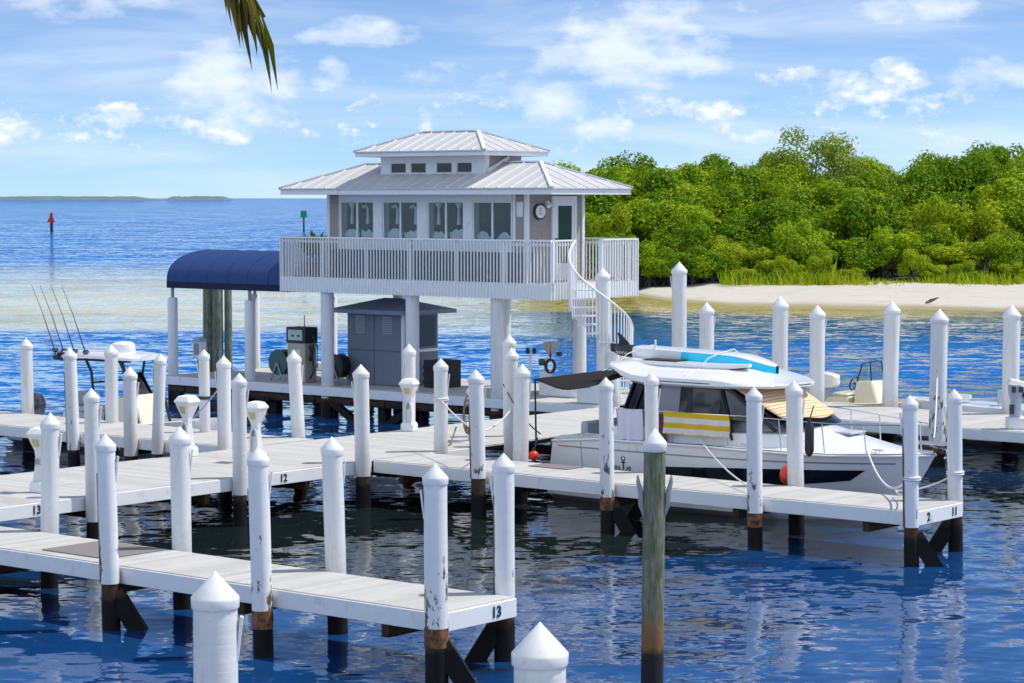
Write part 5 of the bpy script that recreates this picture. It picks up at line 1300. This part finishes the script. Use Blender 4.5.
def reel(a, b, label, r, m_):
    t = thing('hose_reel', label, 'hose reel', W(a, b, .885)); zc = .885+r+.16
    mb = MB()
    def ring(b0, b1, r0, n=22): mb.rings([[(a+r0*math.cos(6.2832*i/n), bb, zc+r0*math.sin(6.2832*i/n)) for i in range(n)] for bb in (b0, b1)])
    ring(b-.16, b-.13, r); ring(b+.13, b+.16, r); mb.build('flanges', M[m_], t, smooth=True)
    mb = MB(); ring(b-.129, b+.129, r*.8); mb.build('wound_hose', M['dark'], t, smooth=True)
    mb = MB()
    for s in (-1, 1): mb.bar((a-r*.7,b+s*.19,.89),(a,b+s*.19,zc),.04,.04); mb.bar((a+r*.7,b+s*.19,.89),(a,b+s*.19,zc),.04,.04)
    mb.build('stand', M['grey_metal'], t)
reel(-46.75, 46.95, 'green hose reel standing left of the fuel dispenser', .36, 'reel')
reel(-44.62, 47.0, 'black hose reel standing between the dock house pile and the shed', .34, 'dark')
def small_box(a, b, label):
    t = thing('utility_post', label, 'utility box', W(a, b, .885))
    mb = MB(); mb.box(a-.05,a+.05,b-.05,b+.05,.885,1.35); mb.build('post', M['grey_metal'], t)
    mb = MB(); mb.box(a-.17,a+.17,b-.12,b+.12,1.352,1.85); bx = mb.build('box', M['white'], t, bev=.015)
    mb = MB(); mb.lathe(a, b, [(.27,1.86),(.02,1.97)], 4, math.pi/4); mb.build('lid', M['seat'], t)
    mb = MB(); mb.box(a-.11,a+.11,b-.13,b-.121,1.45,1.78); mb.build('panel', M['grey_metal'], bx)
small_box(-50.35, 47.2, 'small white utility box on a post under the left end of the awning')
mb = MB(); mb.box(-42.1,-41.45,47.7,48.5,.885,1.62)
for z in (1.0,1.2,1.4): mb.box(-42.12,-41.43,47.68,47.7,z,z+.08)
o = mb.build('dock_crate', M['mushroom'], bev=.012); tag(o, 'dark crate standing right of the grey fuel shed', 'crate')
def pump_out():
    a, b = -38.2, 48.1
    t = thing('pump_out_station', 'white pump out station with a grey fan shaped hood behind the cruiser stern', 'pump station', W(a, b, .885))
    T = lambda x, y, z: W(a+x*.77+y*.63, b+x*.63-y*.77, .885+z)     # x to the viewer's right
    T = lambda x, y, z: Vector(W(a, b, .885)) + Vector((x, y, z))
    mb = MB(T); mb.box(-.16,.16,-.14,.14,0,.62); cab = mb.build('cabinet', M['white'], t, bev=.02)
    mb = MB(T); mb.tube([(-.02,-.145,.32),(-.02,-.165,.32)], .085, 14); mb.build('gauge', M['dark'], cab)
    mb = MB(T); mb.tube([(0,0,.6),(0.02,0,.95)], .05, 8); mb.tube([(-.42,0,.0),(-.40,0,1.15)], .035, 8); mb.build('poles', M['white'], t)
    for x in (-.47, -.30):
        mb = MB(T); mb.rings([[(x+.055*math.cos(6.2832*i/14), yy, 1.13+.085*math.sin(6.2832*i/14)) for i in range(14)] for yy in (-.07,-.01)]); mb.build('lamp', M['dark'], t, smooth=True)
    mb = MB(T); A = [(.12+.30*math.cos(q), 0, 1.12+.26*math.sin(q)) for q in [math.radians(35+11*i) for i in range(11)]]
    mb.rings([[(.10,-.06,.92)] + [(x,-.06,z) for x, _, z in A] + [(.14,-.06,.92)], [(.10,.06,.92)] + [(x,.06,z) for x, _, z in A] + [(.14,.06,.92)]]); mb.build('hood', mat('grey_fan_cover', (.36,.35,.33), .6, var=.15, vs=14), t)
    mb = MB(T)
    for i in range(4): mb.tube([(.12+(.10+.012*i)*math.cos(q), -.1-.02*i, .74+(.15+.01*i)*math.sin(q)) for q in [6.2832*j/16 for j in range(17)]], .024, 5)
    mb.box(.28,.42,-.1,.06,1.0,1.1); mb.build('coiled_hose', M['dark'], t)
    mb = MB(T); mb.box(-.19,-.02,-.08,.06,.75,.92); mb.build('pump_motor', M['reel'], t, bev=.03)
pump_out()
def dock_box(a0, a1, b0, b1, zt, label):
    t = thing('dock_box', label, 'dock box', W((a0+a1)/2, (b0+b1)/2, .885))
    mb = MB(); mb.box(a0,a1,b0,b1,.885,zt-.1); mb.build('box', M['white'], t, bev=.02)
    mb = MB(); mb.hexa([(a0-.03,b0-.03,zt-.098),(a1+.03,b0-.03,zt-.098),(a1+.03,b1+.03,zt-.098),(a0-.03,b1+.03,zt-.098),(a0-.01,b0,zt-.02),(a1+.01,b0,zt-.02),(a1+.01,b1,zt+.02),(a0-.01,b1,zt+.02)]); mb.build('lid', M['gel'], t, bev=.015)
    mb = MB(); mb.box((a0+a1)/2-.05,(a0+a1)/2+.05,b0-.05,b0-.031,zt-.2,zt-.1); mb.build('latch', M['steel'], t)
dock_box(-38.0, -36.75, 47.55, 48.2, 1.35, 'low white dock box behind the black sun cover')
dock_box(-35.95, -35.2, 46.5, 46.9, 1.48, 'white square locker at the end of the walkway below the staircase')
def plant(a, b):
    base = W(a, b, ZD); t = thing('potted_plant', 'yellow green plant in a pot on the deck corner of the dock house', 'plant', base)
    mb = MB(); mb.lathe(a, b, [(.16,ZD+.005),(.21,ZD+.36),(.22,ZD+.38)], 14); mb.build('pot', M['sand_pot'], t, smooth=True)
    r = random.Random(2); mb = MB(ID); c = W(a, b, ZD+.45)
    for i in range(170):
        q = r.uniform(0,6.28); e = r.uniform(.5,1.45); ln = r.uniform(.5,1.0); d = Vector((math.cos(q)*math.cos(e), math.sin(q)*math.cos(e), math.sin(e)))
        sd = d.cross(Vector((0,0,1))).normalized()*.045; m1 = c + d*ln*.6 + Vector((0,0,.06)); e1 = c + d*ln - Vector((0,0,.08))
        mb.face([tuple(c+d*ln*.3-sd*.3), tuple(m1-sd), tuple(e1), tuple(m1+sd), tuple(c+d*ln*.3+sd*.3)])
    mb.build('foliage', M['plant'], t, recalc=False)
plant(-45.45, 46.95)

# ------------------------------------------------------------------ fishing boat behind the back left dock
def fishing_boat():
    T = lambda x, y, z: W(-46.05+x, 37.6+y, z)              # x from stern to bow
    t = thing('fishing_boat', 'white centre console fishing boat with a T-top, radar dome and dark outboard', 'fishing boat', T(3,0,0))
    mb = MB(T); R = []
    for s, b, zs in ((0,1.05,.62),(1.5,1.12,.62),(3.5,1.12,.66),(4.8,.95,.74),(5.8,.55,.84),(6.3,.2,.9),(6.5,.02,.92)):
        R.append([(s,-b,zs),(s,-b*.85,.1),(s,0,-.3),(s,b*.85,.1),(s,b,zs),(s,b*.86,zs+.02),(s,b*.82,.25),(s,-b*.82,.25),(s,-b*.86,zs+.02)])
    mb.rings(R); mb.build('hull', M['gel'], t, smooth=True)
    mb = MB(T); mb.lathe(-.05, 0, [(.02,1.18),(.2,1.15),(.30,1.0),(.31,.80),(.24,.62),(.15,.5),(.12,-.4)], 14); mb.build('outboard', M['motor'], t, smooth=True)
    mb = MB(T)
    mb.hexa([(3.35,-.42,.26),(4.5,-.42,.26),(4.5,.42,.26),(3.35,.42,.26),(3.5,-.36,1.30),(4.05,-.36,1.36),(4.05,.36,1.36),(3.5,.36,1.30)]); mb.build('console', M['cream'], t, bev=.05, smooth=True)
    mb = MB(T); mb.hexa([(3.75,-.34,1.34),(3.95,-.34,1.34),(3.95,.34,1.34),(3.75,.34,1.34),(3.6,-.3,1.85),(3.63,-.3,1.85),(3.63,.3,1.85),(3.6,.3,1.85)]); mb.build('windshield', M['smoke'], t)
    mb = MB(T); mb.box(1.85,2.4,-.4,.4,.26,.86); mb.box(1.85,2.4,-.42,.42,.862,.98); mb.box(1.8,1.95,-.42,.42,.99,1.32); mb.build('leaning_post', M['seat'], t, bev=.03, smooth=True)
    mb = MB(T); mb.box(1.82,1.97,-.425,-.41,1.0,1.1); mb.box(1.95,2.3,-.44,-.41,.3,.55); mb.build('seat_trim', M['dark'], t)
    # T-top
    R = []
    for s, b in ((1.75,.55),(1.85,.7),(2.1,.80),(3.2,.82),(3.9,.76),(4.2,.62),(4.32,.45)):
        zc = 2.22+.05*math.sin((s-1.7)/2.7*3.0); R.append([(s,-b,zc-.06),(s,-b*.98,zc),(s,-b*.6,zc+.06),(s,0,zc+.09),(s,b*.6,zc+.06),(s,b*.98,zc),(s,b,zc-.06),(s,0,zc-.05)])
    mb = MB(T); mb.rings(R); top = mb.build('t_top', M['gel'], t, smooth=True)
    mb = MB(T)
    for w in (-.5, .5):
        mb.tube([(2.75,w,.3),(2.8,w,1.2),(2.72,w,1.85),(2.5,w,2.18)], .035, 7); mb.tube([(4.5,w,.3),(4.2,w,1.2),(3.8,w,2.18)], .035, 7); mb.tube([(3.1,w,.3),(3.3,w,1.3),(3.5,w,2.18)], .03, 7)
        mb.tube([(2.0,w,2.13),(4.1,w,2.15)], .03, 6)
    mb.tube([(2.75,-.5,1.6),(2.75,.5,1.6)], .025, 6); mb.build('top_frame', M['dark'], t, smooth=True)
    mb = MB(T); mb.lathe(3.3, 0, [(.27,2.30),(.30,2.36),(.28,2.52),(.21,2.57),(.02,2.59)], 18); rd = mb.build('radar_dome', M['gel'], t, smooth=True)
    mb = MB(T); mb.tube([(2.2,-.2,2.42),(3.0,-.2,2.42)], .03, 6); mb.tube([(2.25,-.2,2.28),(2.25,-.2,2.42)], .02, 6); mb.build('light_bar', M['white'], t)
    mb = MB(T); mb.tube([(1.8,-.6,2.14),(1.55,-.65,2.16),(1.5,-.5,2.22),(1.8,-.4,2.24)], .05, 7); mb.build('rod_holders', M['dark'], t)
    for k, (x0, w) in enumerate(((1.70,-.7),(2.02,-.7),(2.42,-.7),(2.82,-.7))):
        mb = MB(T); mb.tube([(x0,w,2.10),(x0-.12,w,2.42),(x0-.5,w,3.2),(x0-.92,w,3.9)], [.022,.016,.009,.005], 6); rod = mb.build('fishing_rod', M['dark'], t)
        mb = MB(T); mb.tube([(x0-.06,w-.06,2.34),(x0-.06,w+.06,2.34)], .05, 8); mb.build('reel', M['motor'], rod)
fishing_boat()

# ------------------------------------------------------------------ skiff behind the right dock
def skiff():
    T = lambda x, y, z: W(-33.2+x, 51.9+y, z)
    t = thing('skiff', 'small open boat with a cream console and clear windshield behind the right dock', 'skiff', T(2,0,0))
    mb = MB(T); R = []
    for s, b, zs in ((0,.85,.80),(1.2,.95,.82),(2.8,.95,.86),(3.8,.8,.93),(4.7,.4,1.0),(5.1,.02,1.04)):
        R.append([(s,-b,zs),(s,-b*.85,.1),(s,0,-.25),(s,b*.85,.1),(s,b,zs),(s,b*.86,zs+.01),(s,b*.82,.3),(s,-b*.82,.3),(s,-b*.86,zs+.01)])
    mb.rings(R); mb.build('hull', M['cream'], t, smooth=True)
    mb = MB(T); mb.hexa([(2.15,-.34,.3),(3.05,-.34,.3),(3.05,.34,.3),(2.15,.34,.3),(2.25,-.3,1.36),(2.72,-.3,1.40),(2.72,.3,1.40),(2.25,.3,1.36)]); mb.build('console', M['cream'], t, bev=.04, smooth=True)
    mb = MB(T); P = [(2.28,-.30,1.38),(2.74,-.30,1.40),(2.66,-.27,1.86),(2.40,-.27,1.82)]
    mb.face([(2.30,-.30,1.38),(2.72,-.32,1.40),(2.66,-.27,1.86),(2.42,-.26,1.80)]); mb.face([(2.72,-.32,1.40),(2.72,.32,1.40),(2.66,.27,1.86),(2.66,-.27,1.86)]); mb.face([(2.30,.30,1.38),(2.72,.32,1.40),(2.66,.27,1.86),(2.42,.26,1.80)])
    mb.build('windshield', M['shield'], t, recalc=False)
    mb = MB(T); mb.tube([(2.30,-.30,1.38),(2.42,-.26,1.81),(2.66,-.27,1.87),(2.72,-.32,1.40)], .018, 6); mb.tube([(2.66,-.27,1.87),(2.66,.27,1.87),(2.72,.32,1.40)], .018, 6); mb.build('windshield_frame', M['dark'], t)
    mb = MB(T); mb.tube([(2.22,0,1.22),(2.02,0,1.28)], .03, 6); mb.tube([(2.0,.17*math.cos(q),1.28+.17*math.sin(q)) if False else (2.02+.05*math.sin(q),.17*math.cos(q),1.28+.17*math.sin(q)) for q in [6.2832*i/16 for i in range(17)]], .02, 5); mb.build('steering_wheel', M['dark'], t)
    mb = MB(T); mb.box(1.62,2.1,-.4,.4,.3,.98); mb.box(1.62,2.1,-.42,.42,.98,1.06); mb.build('seat', M['cream'], t, bev=.04, smooth=True)
    mb = MB(T); mb.rings([[(x,-b,z0),(x,-b,z1),(x,0,z1+.03),(x,b,z1),(x,b,z0),(x,0,z0-.02)] for x, b, z0, z1 in ((.55,.10,1.20,1.30),(.6,.2,1.14,1.42),(.85,.24,1.12,1.50),(1.2,.24,1.12,1.52),(1.5,.18,1.18,1.46),(1.56,.08,1.24,1.40))]); ob = mb.build('outboard', M['gel'], t, smooth=True)
    mb = MB(T); mb.hexa([(.75,-.12,.5),(.95,-.12,.5),(.95,.12,.5),(.75,.12,.5),(.7,-.16,1.12),(1.3,-.16,1.12),(1.3,.16,1.12),(.7,.16,1.12)]); mb.build('leg', M['seat'], ob)
skiff()
def small_tender():
    T = lambda x, y, z: W(-29.3+x, 51.6+y, z)
    t = thing('tender', 'low white boat bow with a folded trolling motor behind the right dock', 'boat', T(1.5,0,0))
    mb = MB(T); R = []
    for s, b, zs in ((0,.02,1.02),(.5,.35,1.02),(1.2,.65,1.0),(2.4,.8,.98),(4.2,.8,.96)):
        R.append([(s,-b,zs),(s,-b*.8,.15),(s,0,-.1),(s,b*.8,.15),(s,b,zs),(s,0,zs+.06)])
    mb.rings(R); mb.build('hull', M['gel'], t, smooth=True)
    mb = MB(T); mb.tube([(1.75,-.35,1.10),(2.6,-.35,1.17)], .035, 8); mb.tube([(2.62,-.35,1.05),(2.62,-.35,1.38)], .10, 8); tm = mb.build('trolling_motor', M['seat'], t, smooth=True)
    mb = MB(T); mb.rings([[(1.2+x,-.35-b,1.10-.02),(1.2+x,-.35-b,1.22),(1.2+x,-.35+b,1.22),(1.2+x,-.35+b,1.08)] for x, b in ((0,.05),(.1,.12),(.45,.13),(.6,.04))]); mb.build('motor_pod', M['gel'], tm, smooth=True)
small_tender()
